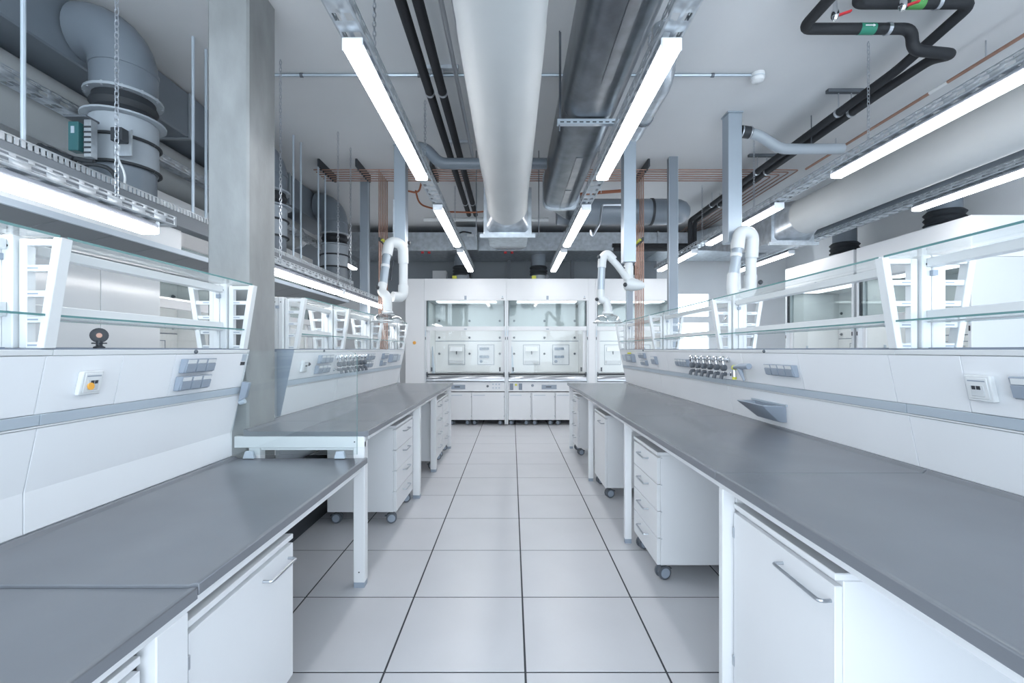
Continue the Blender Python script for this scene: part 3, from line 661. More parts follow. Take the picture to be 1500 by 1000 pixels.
def perf(mb, fn, L, us, holes, period, hole, start=0.0):
    # perforated strip: fn(u, v) -> point; across stations us, cells listed in holes are punched in each period
    vs = [0.0]; p = start
    cells = []
    while p+period <= L:
        vs += [p+period-hole, p+period]; cells += [False, True]; p += period
    if vs[-1] < L-1e-6: vs.append(L); cells.append(False)
    V = {}
    def g(i, j):
        if (i, j) not in V: V[i, j] = mb.bm.verts.new(fn(us[i], vs[j]))
        return V[i, j]
    for j in range(len(vs)-1):
        for i in range(len(us)-1):
            if cells[j] and i in holes: continue
            mb.face([g(i, j), g(i+1, j), g(i+1, j+1), g(i, j+1)])
def tray(label, x, y0, y1, z, w=0.11, h=0.06, group=None):
    L = y1-y0
    bo = [0, 0.012, 0.045, w-0.045, w-0.012, w]
    m = MB()
    perf(m, lambda u, v: (x-w/2+u, y0+v, z), L, bo, (1, 3), 0.12, 0.05)
    for sx in (-1, 1):
        perf(m, lambda u, v: (x+sx*w/2, y0+v, z+u), L, [0, 0.008, 0.026, h*0.62], (1,), 0.13, 0.055)
        perf(m, lambda u, v: (x+sx*w/2, y0+v, z+u), L, [h*0.62, h*0.62+0.004, h*0.62+0.013, h], (1,), 0.065, 0.042)
    bmesh.ops.remove_doubles(m.bm, verts=m.bm.verts[:], dist=1e-5)
    o = m.build('cable_tray', 'tray', None)
    md = o.modifiers.new('thickness', 'SOLIDIFY'); md.thickness = 0.002; md.offset = 0
    return tag(o, label, 'cable tray', group)
CHAIN = {}
def chain(x, y, z0, z1, label, group):
    n = max(2, int((z1-z0)/0.026)); key = n
    if key not in CHAIN:
        m = MB(); p = (z1-z0)/n
        for i in range(n):
            c = p*(i+0.5); hw = 0.0085; hh = p*0.5+0.004
            pts = [(0, -hh), (hw*0.8, -hh*0.75), (hw, 0), (hw*0.8, hh*0.75), (0, hh), (-hw*0.8, hh*0.75), (-hw, 0), (-hw*0.8, -hh*0.75)]
            q = [((a, 0, c+b) if i % 2 == 0 else (0, a, c+b)) for a, b in pts]
            V = []
            for k in range(8):
                P = Vector(q[k]); T = (Vector(q[(k+1) % 8])-Vector(q[k-1])).normalized(); N = Vector((0, 1, 0)) if i % 2 == 0 else Vector((1, 0, 0)); B = T.cross(N)
                V.append([m.bm.verts.new(P+(N*math.cos(a)+B*math.sin(a))*0.0026) for a in (0, PI/2, PI, 3*PI/2)])
            for k in range(8):
                for j in range(4): m.face([V[k][j], V[k][(j+1) % 4], V[(k+1) % 8][(j+1) % 4], V[(k+1) % 8][j]])
        m.tube([(0, 0, p*n), (0, 0, p*n+0.012)], 0.004, 6); m.tube(fillet([(0, 0, 0.004), (0, 0, -0.012), (0.02, 0, -0.02), (0.02, 0, -0.05)], 0.01, 2), 0.003, 6)
        CHAIN[key] = m.mesh('chain', 'steel', (0, 0, 0))
    o = bpy.data.objects.new('chain', CHAIN[key]); COL.objects.link(o); o.location = (x, y, z1-(z1-z0) if True else z0)
    return tag(o, label, 'chain', group)
HL = 1.36; ZL = EYE+HL; TZ = ZL+0.07
XL = 0.727
for s, nm in ((-1, 'beside the black insulated pipes'), (1, 'beside the shiny galvanised duct')):
    luminaire('lit strip light '+nm+', first of its row', s*XL, 2.105, 3.745, ZL)
    luminaire('lit strip light '+nm+', second of its row', s*XL, 4.53, 6.17, ZL)
    luminaire('lit strip light '+nm+', last of its row before the hoods', s*XL, 6.50, 8.14, ZL)
    tray('perforated steel cable tray carrying lights '+nm, s*XL+(0.0), 0.1, 8.25, TZ)
    for y in (2.62, 4.15, 6.33):
        chain(s*(XL+0.05), y, TZ+0.02, CEIL-0.012, 'thin steel chain holding the light row '+nm+{2.62: ', over the first light', 4.15: ', past the first light', 6.33: ', past the second light'}[y], 'chains of the row '+nm)
XR = 2.58
luminaire('lit strip light over the aisle beside the copper line', XR, 2.06, 3.70, ZL)
luminaire('lit strip light partly behind the tall arm post', XR, 4.47, 6.08, ZL)
luminaire('lit strip light hanging near the glazed door', XR, 6.55, 8.10, ZL)
tray('perforated steel cable tray beside the copper line and white duct', XR, 0.3, 8.25, TZ)
for y in (3.36, 4.95, 6.3): chain(XR, y, TZ+0.02, CEIL-0.012, 'thin steel chain holding the tray beside the white side duct, '+{3.36: 'over its first light', 4.95: 'over its second light', 6.3: 'past its second light'}[y], 'chains of the tray beside the white side duct')
luminaire('lit strip light below the white side duct', 3.98, 2.96, 4.58, ZL)
luminaire('lit strip light beyond the white side duct near the side hoods', 3.98, 6.60, 8.20, ZL)
tray('perforated steel cable tray over the side fume hoods', 3.98, 0.5, 8.3, TZ)
luminaire('lit strip light at the end of the empty tray by the grey ducts', -2.80, 7.10, 8.26, 2.785)
tray('perforated steel cable tray passing the grey plastic duct', -2.80, -0.5, 8.3, 2.856, w=0.10)
XW, ZW = -1.78, 1.935
luminaire('low strip light on chains above the lower desk rack', XW, 0.64, 2.29, ZW)
luminaire('low strip light above the raised bench next to the column', XW, 3.14, 4.77, ZW)
luminaire('low strip light above the raised bench end', XW, 4.81, 6.45, ZW)
tray('perforated steel tray over the low light before the column', XW, 0.3, 2.40, ZW+0.07, w=0.09, h=0.05)
tray('perforated steel tray over the low lights beyond the column', XW, 3.10, 6.60, ZW+0.07, w=0.09, h=0.05)
for y, lab in ((2.09, 'before the column'), (3.57, 'beyond the column'), (4.75, 'beyond the column'), (5.12, 'beyond the column')):
    chain(XW, y, ZW+0.10, CEIL-0.012, 'long steel chain holding the low light '+lab+('' if y < 3 else {3.57: ', next to it', 4.75: ', by the joint of two lights', 5.12: ', past the joint of two lights'}[y]), 'chains of the low lights')
def rod(name, label, pts, r, m, cat='rod', group=None, seg=8):
    return tag(MB().tube(pts, r, seg).build(name, m), label, cat, group)

# ------------------------------------------------------------------ wireway, canopy and plastic ducts behind the lower desk
t = thing('wireway', 'grey slotted wireway hung on rods under the plastic ducts', 'wireway', (-2.30, 2.6, 2.20))
m = MB(); m.box(-2.35, -2.25, -1.0, 6.6, 2.205, 2.298); m.build('channel', 'wireway', t, bevel=0.002)
comb = MB()
for i in range(190):
    y = 0.9+i*0.03; comb.box(-2.254, -2.25, y, y+0.018, 2.299, 2.33)
comb.box(-2.2545, -2.2495, 0.88, 6.6, 2.3305, 2.337); comb.build('comb', 'tray', t)
MB().box(-2.35, -2.256, 1.6, 6.6, 2.2985, 2.3028).build('cover', 'wireway', t)
for y in (2.16, 3.31, 3.45, 4.83, 5.00, 5.45, 5.65):
    rod('support_rod', 'pale round rod carrying the slotted wireway, '+('standing alone before the big plastic duct' if y < 3 else 'in the pair beside the column' if y < 4 else 'in the pair next past the column' if y < 5.1 else 'in the last pair past the column'), [(-2.274, y, 2.303), (-2.274, y, CEIL)], 0.010, 'rail', 'rod', 'rods carrying the slotted wireway')
t = thing('sloping_canopy', 'dark grey sloping canopy of flat panels under the wireway', 'canopy', (-2.75, 1.7, 1.83))
z_at = lambda x: 2.037+0.233*(x+2.3)
for i in range(22):
    a = -0.5+i*0.32; b = a+0.316
    x0, x1 = -2.315, -2.72
    m = MB(); m.prism([(x0, z_at(x0)), (x0, z_at(x0)+0.018), (x1, z_at(x1)+0.018), (x1, z_at(x1))], 'y', a, b); m.build('panel', 'canopy', t, bevel=0.002)
MB().box(-2.313, -2.295, -0.5, 6.54, 2.03, 2.062).build('edge_trim', 'rail', t)
MB().box(-2.345, -2.316, -0.5, 3.25, 2.064, 2.20).build('fascia', 'wall', t)
t = thing('exhaust_manifold', 'large dark grey rectangular exhaust duct under the ceiling', 'duct', (-2.9, 3, 3.2))
MB().box(-3.16, -2.790, -2.5, 7.4, 3.20, 3.58).build('body', 'pvc', t, bevel=0.01)
for y in (0.4, 2.2, 4.0, 5.8):
    m = MB(); m.box(-3.17, -2.775, y, y+0.03, 3.185, 3.199); m.box(-2.789, -2.775, y, y+0.03, 3.199, 3.58); m.build('flange', 'pvc_light', t)
def pvc_stack(y, label, gadgets=True):
    x = -2.52; r = 0.177
    t = thing('plastic_duct', label, 'duct', (x, y, 2.31))
    R = 0.25; cx, cz = x-R, 3.17
    path = [(x, y, 3.005), (x, y, 3.10)]+[(cx+R*math.cos(a), y, cz+R*math.sin(a)) for a in [PI/2*k/8 for k in range(9)]]
    path[-1] = (cx, y, cz+R)
    MB().tube(path, r, 28).build('elbow', 'pvc', t)
    MB().lathe([(r+0.001, 0), (r+0.006, 0.002), (r+0.006, 0.028), (r+0.001, 0.03)], (x, y, 3.16), seg=28).build('socket_ring', 'pvc', t)
    MB().lathe([(r+0.03, 0), (r+0.03, 0.016)], (x, y, 2.988), seg=28).build('flange', 'pvc_light', t)
    s = MB(); s.lathe([(r-0.012, 0.852-0.85), (r+0.004, 0.02), (r-0.016, 0.05), (r+0.004, 0.085), (r-0.012, 0.12), (r-0.012, 0.135)], (x, y, 2.852), seg=28); s.build('rubber_sleeve', 'rubber', t)
    MB().lathe([(r+0.045, 0), (r+0.045, 0.012)], (x, y, 2.838), seg=28).build('flange', 'pvc_light', t)
    MB().lathe([(r+0.004, 0), (r+0.004, 0.305), (r, 0.31)], (x, y, 2.527), seg=28).build('damper_body', 'pvc_light', t)
    for z in (2.70, 2.53): MB().tube([(x+(r+0.012)*math.cos(2*PI*k/28), y+(r+0.012)*math.sin(2*PI*k/28), z) for k in range(29)], 0.011, 6, cap=False).build('clamp_band', 'rubber', t)
    MB().lathe([(r-0.006, 0), (r-0.006, 0.215)], (x, y, 2.31), seg=28).build('lower_pipe', 'pvc', t)
    for k in range(12):
        a = 2*PI*k/12+0.1; MB().lathe([(0.007, 0), (0.007, 0.03)], (x+(r+0.018)*math.cos(a), y+(r+0.018)*math.sin(a), 2.981), seg=6).build('bolt', 'steel', t)
    return t
pvc_stack(3.02, 'large grey plastic exhaust duct with elbow and damper beside the chain')
pvc_stack(4.80, 'grey plastic exhaust duct with flanges half hidden by the column')
pvc_stack(6.60, 'grey plastic exhaust duct with flanges farthest along the wireway')
# actuator and cables on the first damper
t = thing('damper_controller', 'teal and black damper controller with hanging black cables', 'controller', (-2.52, 2.74, 2.50))
MB().box(-2.585, -2.525, 2.70, 2.755, 2.53, 2.70).build('circuit_box', 'teal_box', t, bevel=0.004)
MB().box(-2.51, -2.468, 2.72, 2.765, 2.50, 2.72).build('terminal_strip', 'tray', t, bevel=0.002)
MB().box(-2.60, -2.47, 2.69, 2.78, 2.7205, 2.732).build('bracket', 'darkgrey', t)
MB().box(-2.565, -2.545, 2.698, 2.6995, 2.63, 2.67).build('screen', 'rail', t)
for i in range(6): MB().box(-2.51, -2.466, 2.716, 2.7195, 2.52+i*0.03, 2.53+i*0.03).build('terminal', 'dark', t)
m = MB(); m.tube(fillet([(-2.86, 2.70, 2.50), (-2.82, 2.70, 2.54), (-2.68, 2.70, 2.54), (-2.60, 2.70, 2.49), (-2.45, 2.72, 2.47)], 0.04, 4), 0.014, 8); m.build('cable', 'rubber', t)
m = MB(); m.tube(fillet([(-2.62, 2.70, 2.31), (-2.60, 2.70, 2.44), (-2.46, 2.72, 2.46), (-2.36, 2.74, 2.44), (-2.33, 2.76, 2.31)], 0.05, 4), 0.012, 8); m.build('cable', 'rubber', t)
m = MB(); m.tube(fillet([(-2.74, 2.69, 2.545), (-2.70, 2.69, 2.52), (-2.55, 2.70, 2.47)], 0.03, 4), 0.024, 8); m.build('cable_joint', 'rubber', t)
m = MB(); m.tube(fillet([(-2.37, 2.80, 2.60), (-2.35, 2.76, 2.52), (-2.28, 2.74, 2.40), (-2.31, 2.76, 2.31)], 0.06, 5), 0.006, 8); m.build('white_cable', 'plastic_white', t)
t = thing('damper_motor', 'small black actuator on a metal bracket on the damper', 'actuator', (-2.37, 2.80, 2.60))
MB().box(-2.40, -2.33, 2.77, 2.825, 2.62, 2.70).build('motor', 'dark', t, bevel=0.004); MB().box(-2.425, -2.315, 2.8255, 2.833, 2.55, 2.71).build('bracket', 'tray', t)

# ------------------------------------------------------------------ white round supply ducts
def white_duct(label, x, z, r, y0, y1, y2, fw):
    t = thing('round_duct', label, 'duct', (x, (y0+y1)/2, z-r))
    segs = 40; m = MB()
    ys = [y0, 2.2, 2.23, 4.0, 4.03, y1-0.06, y1]
    rr = [r, r, r*1.02, r*1.02, r, r, r*1.03]
    m.tube([(x, y, z) for y in ys], rr, segs); m.build('sleeve', 'ductwhite', t)
    # round-to-square transition, flange, box
    n = 40; A = []; B = []
    for k in range(n):
        a = 2*PI*(k+0.5)/n; c, s_ = math.cos(a), math.sin(a); q = max(abs(c), abs(s_))
        A.append((x+r*c, y1+0.002, z+r*s_)); B.append((x+fw*c/q, y2, z+fw*s_/q))
    MB().loft([A, B]).build('transition', 'galv', t, sharp=50)
    f = fw+0.035
    MB().box(x-f, x+f, y2+0.001, y2+0.04, z-f, z+f).build('flange', 'galv', t, bevel=0.003)
    MB().box(x-f-0.04, x+f+0.04, y2-0.03, y2+0.0005, z-f-0.03, z-f+0.01).build('support_rail', 'tray', t)
    MB().box(x-fw, x+fw, y2+0.041, y2+0.72, z-fw, z+fw).build('box_duct', 'galv', t)
    MB().hull4([(x-fw, y2+0.721, z-fw), (x+fw, y2+0.721, z-fw), (x+fw, y2+0.721, z+fw), (x-fw, y2+0.721, z+fw)], [(x-fw, 8.284, 3.16), (x+fw, 8.284, 3.16), (x+fw, 8.284, 3.45), (x-fw, 8.284, 3.45)]).build('offset_duct', 'galv', t)
    return t
white_duct('long white round duct running down the middle of the ceiling', -0.05, 2.925, 0.212, -2.0, 4.98, 5.22, 0.235)
white_duct('white round duct over the side aisle beside the long strip light', 3.40, 2.92, 0.20, -2.0, 5.36, 5.62, 0.225)
t = thing('round_duct', 'white round duct behind the slotted wireway and empty tray', 'duct', (-3.12, 2, 2.78))
MB().tube([(-3.12, -2.0, 2.975), (-3.12, 6.5, 2.975)], 0.205, 36).build('sleeve', 'ductwhite', t); MB().lathe([(0.205, 0), (0.14, 0.25)], (-3.12, 6.502, 2.975), (0, 1, 0), 36).build('reducer', 'galv', t)
for x, lab in ((-0.40, 'middle'), (0.30, 'middle')):
    rod('threaded_rod', 'thin threaded rod holding the flange of the middle white duct', [(x, 5.205, 2.64), (x, 5.205, CEIL)], 0.005, 'darkgrey', 'rod', 'rods holding the middle duct flange')
# cross duct above the hoods
t = thing('cross_duct', 'galvanised rectangular duct crossing the room above the hoods', 'duct', (0.9, 8.8, 3.14))
for i, (a, b) in enumerate(((-3.0, -0.92), (-0.91, 0.92), (0.93, 2.6), (2.61, 4.0), (4.01, 4.7))):
    MB().box(a, b, 8.30, 9.30, 3.14, 3.47).build('section', 'galv', t, bevel=0.004)
    MB().box(a-0.012, a+0.012, 8.285, 8.2985, 3.125, 3.485).build('flange', 'galv', t)
for i in range(4):
    x = (-1.62, -1.50, -0.12, 0.0)[i]
    m = MB(); m.lathe([(0.025, 0), (0.025, 0.03)], (x, 8.4, 3.1095), seg=10); tag(m.build('test_plug', 'red'), 'small red plug under the galvanised cross duct', 'plug', 'red plugs under the cross duct')
t = thing('duct_damper_box', 'galvanised damper box with black cables on the cross duct', 'box', (-0.8, 8.2, 3.1))
MB().box(-1.04, -0.60, 8.05, 8.284, 3.10, 3.50).build('housing', 'galv', t, bevel=0.004); MB().box(-0.78, -0.66, 8.047, 8.0495, 3.33, 3.37).build('label_strip', 'plastic_white', t)
MB().tube(fillet([(-0.99, 8.04, 3.12), (-0.99, 8.03, 3.33), (-0.86, 8.03, 3.42), (-0.70, 8.04, 3.39)], 0.06, 4), 0.014, 6).build('cable', 'rubber', t)

# shiny galvanised flat duct with trapeze
t = thing('flat_oval_duct', 'shiny galvanised flat duct beside the middle white duct', 'duct', (0.56, 2.5, 2.97))
def oval(y, x0=0.36, x1=0.735, z0=2.985, z1=3.42, c=0.10):
    pts = []
    for cx, cz, a0 in ((x1-c, z1-c, 0), (x0+c, z1-c, 90), (x0+c, z0+c, 180), (x1-c, z0+c, 270)):
        for k in range(5):
            a = math.radians(a0+k*22.5); pts.append((cx+c*math.cos(a), y, cz+c*math.sin(a)))
    return pts
for a, b in ((-1.5, 1.2), (1.205, 3.26), (3.265, 5.28)):
    MB().loft([oval(a), oval(b)]).build('section', 'galv_dark', t)
m = MB(); m.loft([oval(5.282, 0.35, 0.77, 2.96, 3.44), oval(5.33, 0.35, 0.77, 2.96, 3.44)]); m.build('end_flange', 'galv', t)
m = MB(); ring = [(0.72+(0.15)*math.cos(math.radians(a)), 5.64, 3.09+0.15*math.sin(math.radians(a))) for a in [k*18 for k in range(20)]]
m.loft([oval(5.332), ring]); m.build('reducer', 'galv_dark', t)
for y in (0.4, 2.1, 3.9, 4.7): MB().box(0.54, 0.60, y, y+0.7, 2.979, 2.9845).build('stiffener', 'galv_dark', t)
t = thing('trapeze_bracket', 'slotted grey channel hung under the shiny flat duct', 'bracket', (0.56, 3.25, 2.93))
MB().box(0.315, 0.75, 3.23, 3.27, 2.942, 2.978).build('channel', 'alu', t, bevel=0.002)
m = MB()
for i in range(9): m.box(0.335+i*0.045, 0.362+i*0.045, 3.228, 3.2298, 2.950, 2.958)
m.build('slot', 'dark', t)
for x in (0.333, ): MB().tube([(x, 3.25, 2.90), (x, 3.25, CEIL)], 0.005, 6).build('rod', 'darkgrey', t)
MB().tube([(0.342, 3.262, 2.979), (0.342, 3.262, CEIL)], 0.004, 6).build('rod', 'darkgrey', t)
# silver flexible duct beside the light
t = thing('flexible_duct', 'silver flexible duct stub tucked above the strip light', 'duct', (1.04, 3.4, 3.1))
path = [(1.05, 3.20, CEIL-0.003), (1.05, 3.20, 3.36)]+[(1.05, 3.20+0.12*(1-math.cos(a)), 3.36-0.12*math.sin(a)) for a in [PI/2*k/6 for k in range(1, 7)]]+[(1.05, 3.32+0.05*k, 3.24) for k in range(1, 12)]+[(1.05, 4.0, 3.24)]
MB().tube(path, [0.075+0.004*(i % 2) for i in range(len(path))], 16).build('hose', 'galv', t); MB().lathe([(0.084, -0.015), (0.084, 0.015)], (1.05, 3.72, 3.24), (0, 1, 0), 18).build('clamp', 'darkgrey', t)

# dark grey round cross duct with domed end
t = thing('plastic_cross_duct', 'dark grey round duct with domed end above the copper pipes', 'duct', (1.9, 5.9, 2.93))
m = MB(); m.lathe([(0.158, 0), (0.158, 1.46), (0.15, 1.53), (0.125, 1.595), (0.08, 1.64), (0.02, 1.66)], (0.56, 5.80, 3.09), (1, 0, 0), 28); m.build('body', 'pvc', t)
MB().lathe([(0.166, 0), (0.166, 0.03)], (1.72, 5.80, 3.09), (1, 0, 0), 28).build('ring', 'rubber', t)
rod('conduit', 'pale horizontal pipe above the galvanised cross duct', [(-1.33, 7.0, 3.33), (0.55, 7.0, 3.33)], 0.028, 'plastic_white', 'pipe', seg=12)
rod('water_pipe', 'thin silver zigzag pipe under the dark round duct', fillet([(1.36, 5.55, CEIL), (1.36, 5.55, 3.10), (1.08, 5.55, 3.10), (1.05, 5.55, 2.88), (0.96, 5.55, 2.72), (0.94, 5.55, 2.80)], 0.03, 4), 0.014, 'steel', 'pipe', seg=8)

# ------------------------------------------------------------------ pipes under the ceiling
ZP = EYE+2.02
for i, x in enumerate((-0.645, -0.545)):
    t = thing('insulated_pipe', ['black insulated pipe on hangers, outer of the pair beside the white duct', 'black insulated pipe on hangers, inner of the pair beside the white duct'][i], 'pipe', (x, 3, ZP))
    MB().tube([(x, -1.0, ZP), (x, 5.40, ZP)], 0.034, 16).build('lagging', 'foam', t)
    MB().tube([(x, 5.9, ZP), (x, 6.95, ZP)], 0.034, 16).build('lagging', 'foam', t)
    MB().tube([(x, 5.39, ZP), (x, 5.91, ZP)], 0.033, 16).build('lagging', 'foam', t)
    for y in (3.65, 4.95, 6.4):
        MB().lathe([(0.038, -0.012), (0.038, 0.012)], (x, y, ZP), (0, 1, 0), 16).build('clamp', 'steel', t)
        MB().tube([(x, y, ZP+0.038), (x, y, CEIL-0.031)], 0.005, 6).build('hanger_rod', 'steel', t)
for y in (3.65, 4.95):
    tag(MB().box(-0.70, -0.42, y-0.02, y+0.02, CEIL-0.03, CEIL).build('hanger_rail', 'tray', bevel=0.002), 'short ceiling channel above the pair of black pipes', 'bracket', 'ceiling channels above the black pipe pair')
for i, x in enumerate((-0.43, -0.35)):
    rod('conduit', ['thin grey metal pipe between black pipes and white duct', 'thin grey metal pipe hugging the middle white duct'][i], [(x, -1.0, 3.48), (x, 5.2, 3.48)], 0.017, 'steel', 'pipe', seg=10)
t = thing('drain_pipe', 'grey drain pipe with a bend crossing behind the middle white duct', 'pipe', (-0.3, 4.62, 3.16))
MB().tube(fillet([(-1.02, 4.62, 3.38), (-0.86, 4.62, 3.38), (-0.72, 4.62, 3.22), (0.345, 4.62, 3.22)], 0.08, 5), 0.055, 18).build('pipe', 'pvc', t)
MB().lathe([(0.062, -0.03), (0.062, 0.03)], (-1.03, 4.62, 3.38), (1, 0, 0), 18).build('collar', 'rubber', t)
t = thing('drain_pipe', 'pale grey drain pipe with black rubber collar meeting the side cable tray', 'pipe', (2.8, 4.42, 3.23))
MB().tube(fillet([(2.19, 4.42, 3.44), (2.34, 4.42, 3.42), (2.55, 4.42, 3.28), (3.15, 4.42, 3.28)], 0.08, 5), 0.048, 18).build('pipe', 'pvc_light', t)
MB().lathe([(0.055, -0.05), (0.055, 0.05)], (2.225, 4.42, 3.44), (1, 0, -0.1), 18).build('collar', 'rubber', t)
for d in (-0.04, 0.04): MB().lathe([(0.058, d-0.005), (0.058, d+0.005)], (2.225, 4.42, 3.44), (1, 0, -0.1), 18).build('band', 'steel', t)
rod('support_rod', 'thin rod holding the side drain pipe', [(2.85, 4.42, 3.33), (2.85, 4.42, CEIL)], 0.005, 'darkgrey')
# side pair of black insulated pipes with the loop
B = EYE+2.03
P1 = fillet([(1.90, 1.2, 3.47), (1.90, 3.04, 3.47), (2.62, 3.04, 3.47), (2.62, 3.04, 3.33), (2.93, 3.08, 3.33), (2.96, 3.28, B+0.02), (2.91, 3.70, B), (2.91, 7.4, B), (2.91, 7.4, 3.03), (1.60, 7.4, 3.03)], 0.07, 6)
P2 = fillet([(2.12, 1.2, 3.52), (2.12, 2.88, 3.52), (2.86, 2.88, 3.52), (2.80, 3.38, B), (2.80, 7.3, B), (2.80, 7.3, 2.95), (1.60, 7.3, 2.95)], 0.07, 6)
for P, lab, lx, ly, lz, gm in ((P1, 'black insulated pipe with a teal flow tag and an offset loop', 2.32, 3.04, 3.47, 'green'), (P2, 'black insulated pipe with a bright green flow tag', 2.50, 2.88, 3.52, 'green2')):
    t = thing('insulated_pipe', lab, 'pipe', (2.6, 4, 3.3))
    MB().tube(P, 0.034, 16).build('lagging', 'foam', t)
    MB().lathe([(0.0353, -0.05), (0.0353, 0.05)], (lx, ly, lz), (1, 0, 0), 16, cap=False).build('flow_tag', gm, t)
    a = MB(); a.box(lx-0.03, lx+0.02, ly-0.0365, ly-0.0355, lz-0.004, lz+0.004); a.prism([(lx+0.02, lz-0.010), (lx+0.036, lz), (lx+0.02, lz+0.010)], 'y', ly-0.0365, ly-0.0355); a.build('arrow', 'plastic_white', t)
    MB().lathe([(0.039, -0.012), (0.039, 0.012)], (lx+0.14, ly, lz), (1, 0, 0), 16).build('clamp', 'steel', t)
    x = 2.91 if P is P1 else 2.80
    for y in (3.98, 5.3, 6.5):
        MB().lathe([(0.039, -0.012), (0.039, 0.012)], (x, y, B), (0, 1, 0), 16).build('clamp', 'steel', t); MB().tube([(x, y, B+0.04), (x, y, CEIL-0.031)], 0.005, 6).build('hanger_rod', 'steel', t)
for y in (3.98, 5.3): 
    tag(MB().box(2.70, 3.01, y-0.02, y+0.02, CEIL-0.03, CEIL).build('hanger_rail', 'darkgrey', bevel=0.002), 'short ceiling channel above the looped black pipes', 'bracket', 'ceiling channels above the looped pipes')
for x, y, lab in ((1.99, 2.86, 'ball valve with red lever beside the pipe with the teal tag'), (2.34, 2.78, 'ball valve with red lever beside the pipe with the green tag')):
    t = thing('ball_valve', lab, 'valve', (x, y, 3.4))
    MB().lathe([(0.012, 0), (0.022, 0.02), (0.022, 0.05), (0.012, 0.07), (0.012, 0.12)], (x, y, 3.40), seg=12).build('body', 'chrome', t)
    MB().hull4([(x+0.01, y-0.01, 3.42), (x+0.01, y+0.01, 3.42), (x+0.01, y+0.01, 3.43), (x+0.01, y-0.01, 3.43)], [(x+0.10, y-0.008, 3.45), (x+0.10, y+0.008, 3.45), (x+0.10, y+0.008, 3.462), (x+0.10, y-0.008, 3.462)]).build('lever', 'red', t)
t = thing('copper_pipe', 'single copper pipe running along the ceiling over the side aisle', 'pipe', (3.42, 4, 3.45))
MB().tube([(3.42, 0.5, 3.47), (3.42, 5.4, 3.47)], 0.013, 10).build('pipe', 'copper', t); MB().lathe([(0.0145, -0.08), (0.0145, 0.08)], (3.42, 3.72, 3.47), (0, 1, 0), 12, cap=False).build('marker_band', 'plastic_white', t)
for y in (3.35, 4.9): MB().tube([(3.42, y, 3.484), (3.42, y, CEIL)], 0.005, 6).build('hanger_rod', 'steel', t)
# copper pipe bundle
ZC = 3.50
drops = {1: [1.54+0.021*k for k in range(6)], -1: [-1.585+0.022*k for k in range(6)]}
for k in range(6):
    y = 5.50+0.072*k
    t = thing('copper_pipe', 'copper pipe in the flat bundle crossing the ceiling and turning at the side', 'pipe', (0.5, y, ZC), 'copper pipes of the ceiling bundle')
    MB().tube(fillet([(-2.35, y, ZC), (3.05+0.07*(5-k), y, ZC), (3.05+0.07*(5-k), 8.6, ZC)], 0.04, 3), 0.0070, 8).build('pipe', 'copper', t)
    t = thing('copper_pipe', 'vertical copper pipe dropping to the end of the long bench', 'pipe', (1.6, y, 1.38), 'copper drop pipes at the long bench end')
    MB().tube([(1.557, y, 1.3745), (1.557, y, ZC-0.0075)], 0.0068, 8).build('pipe', 'copper', t)
    t = thing('copper_pipe', 'vertical copper pipe dropping to the raised bench', 'pipe', (-1.56, y, 1.38), 'copper drop pipes at the raised bench')
    MB().tube([(-1.575, y, 1.3745), (-1.575, y, ZC-0.0075)], 0.0068, 8).build('pipe', 'copper', t)
for x in (-2.26, -1.82, -0.95, 1.60):
    t = thing('pipe_clamp_rail', 'black clamp rail holding the copper bundle, '+{-2.26: 'at the free end of the bundle', -1.82: 'beside the drops to the raised bench', -0.95: 'beside the bent drain pipe', 1.60: 'beside the drops to the long bench'}[x], 'bracket', (x, 5.65, 3.5), 'clamp rails of the copper bundle')
    MB().box(x-0.012, x+0.012, 5.42, 5.95, ZC+0.011, CEIL).build('rail', 'dark', t)
    for k in range(6): MB().lathe([(0.0105, -0.009), (0.0105, 0.009)], (x, 5.50+0.072*k, ZC), (1, 0, 0), 10, cap=False).build('clamp', 'dark', t)
for s, xa in ((1, 1.5502), (-1, -1.5682)):
    t = thing('pipe_manifold', 'yellow and black valve bracket on the copper drop pipes of the '+('long bench' if s > 0 else 'raised bench'), 'bracket', (xa, 5.68, 2.62))
    MB().box(xa, xa-s*0.02, 5.45, 5.92, 2.65, 2.69).build('bar', 'dark', t)
    for k in range(6): MB().lathe([(0.014, 0), (0.014, 0.03)], (xa-s*0.0205, 5.50+0.072*k, 2.67), (-s, 0, 0), 8).build('valve', 'yellow', t)
rod('cable_loop', 'orange cable looping beside the tall post over the raised bench', fillet([(-1.50, 5.98, CEIL), (-1.50, 5.98, 3.2), (-1.46, 5.98, 3.38), (-1.36, 5.98, 3.42), (-1.2, 5.98, 3.38), (-1.15, 5.98, CEIL)], 0.08, 5), 0.012, 'orange_cable', 'cable')
rod('cable_loop', 'orange cables lying under the ceiling past the black pipes', fillet([(-1.35, 6.5, CEIL), (-1.3, 6.5, 3.40), (-0.95, 6.5, 3.30), (-0.5, 6.5, 3.29), (-0.2, 6.5, 3.33), (-0.1, 6.5, CEIL)], 0.1, 5), 0.012, 'orange_cable', 'cable')
rod('cable_loop', 'orange cable bundle beneath the ceiling by the tall arm post', fillet([(0.62, 6.1, CEIL), (0.66, 6.1, 3.36), (0.95, 6.1, 3.42), (1.5, 6.1, 3.46), (1.6, 6.1, CEIL)], 0.1, 5), 0.022, 'orange_cable', 'cable')
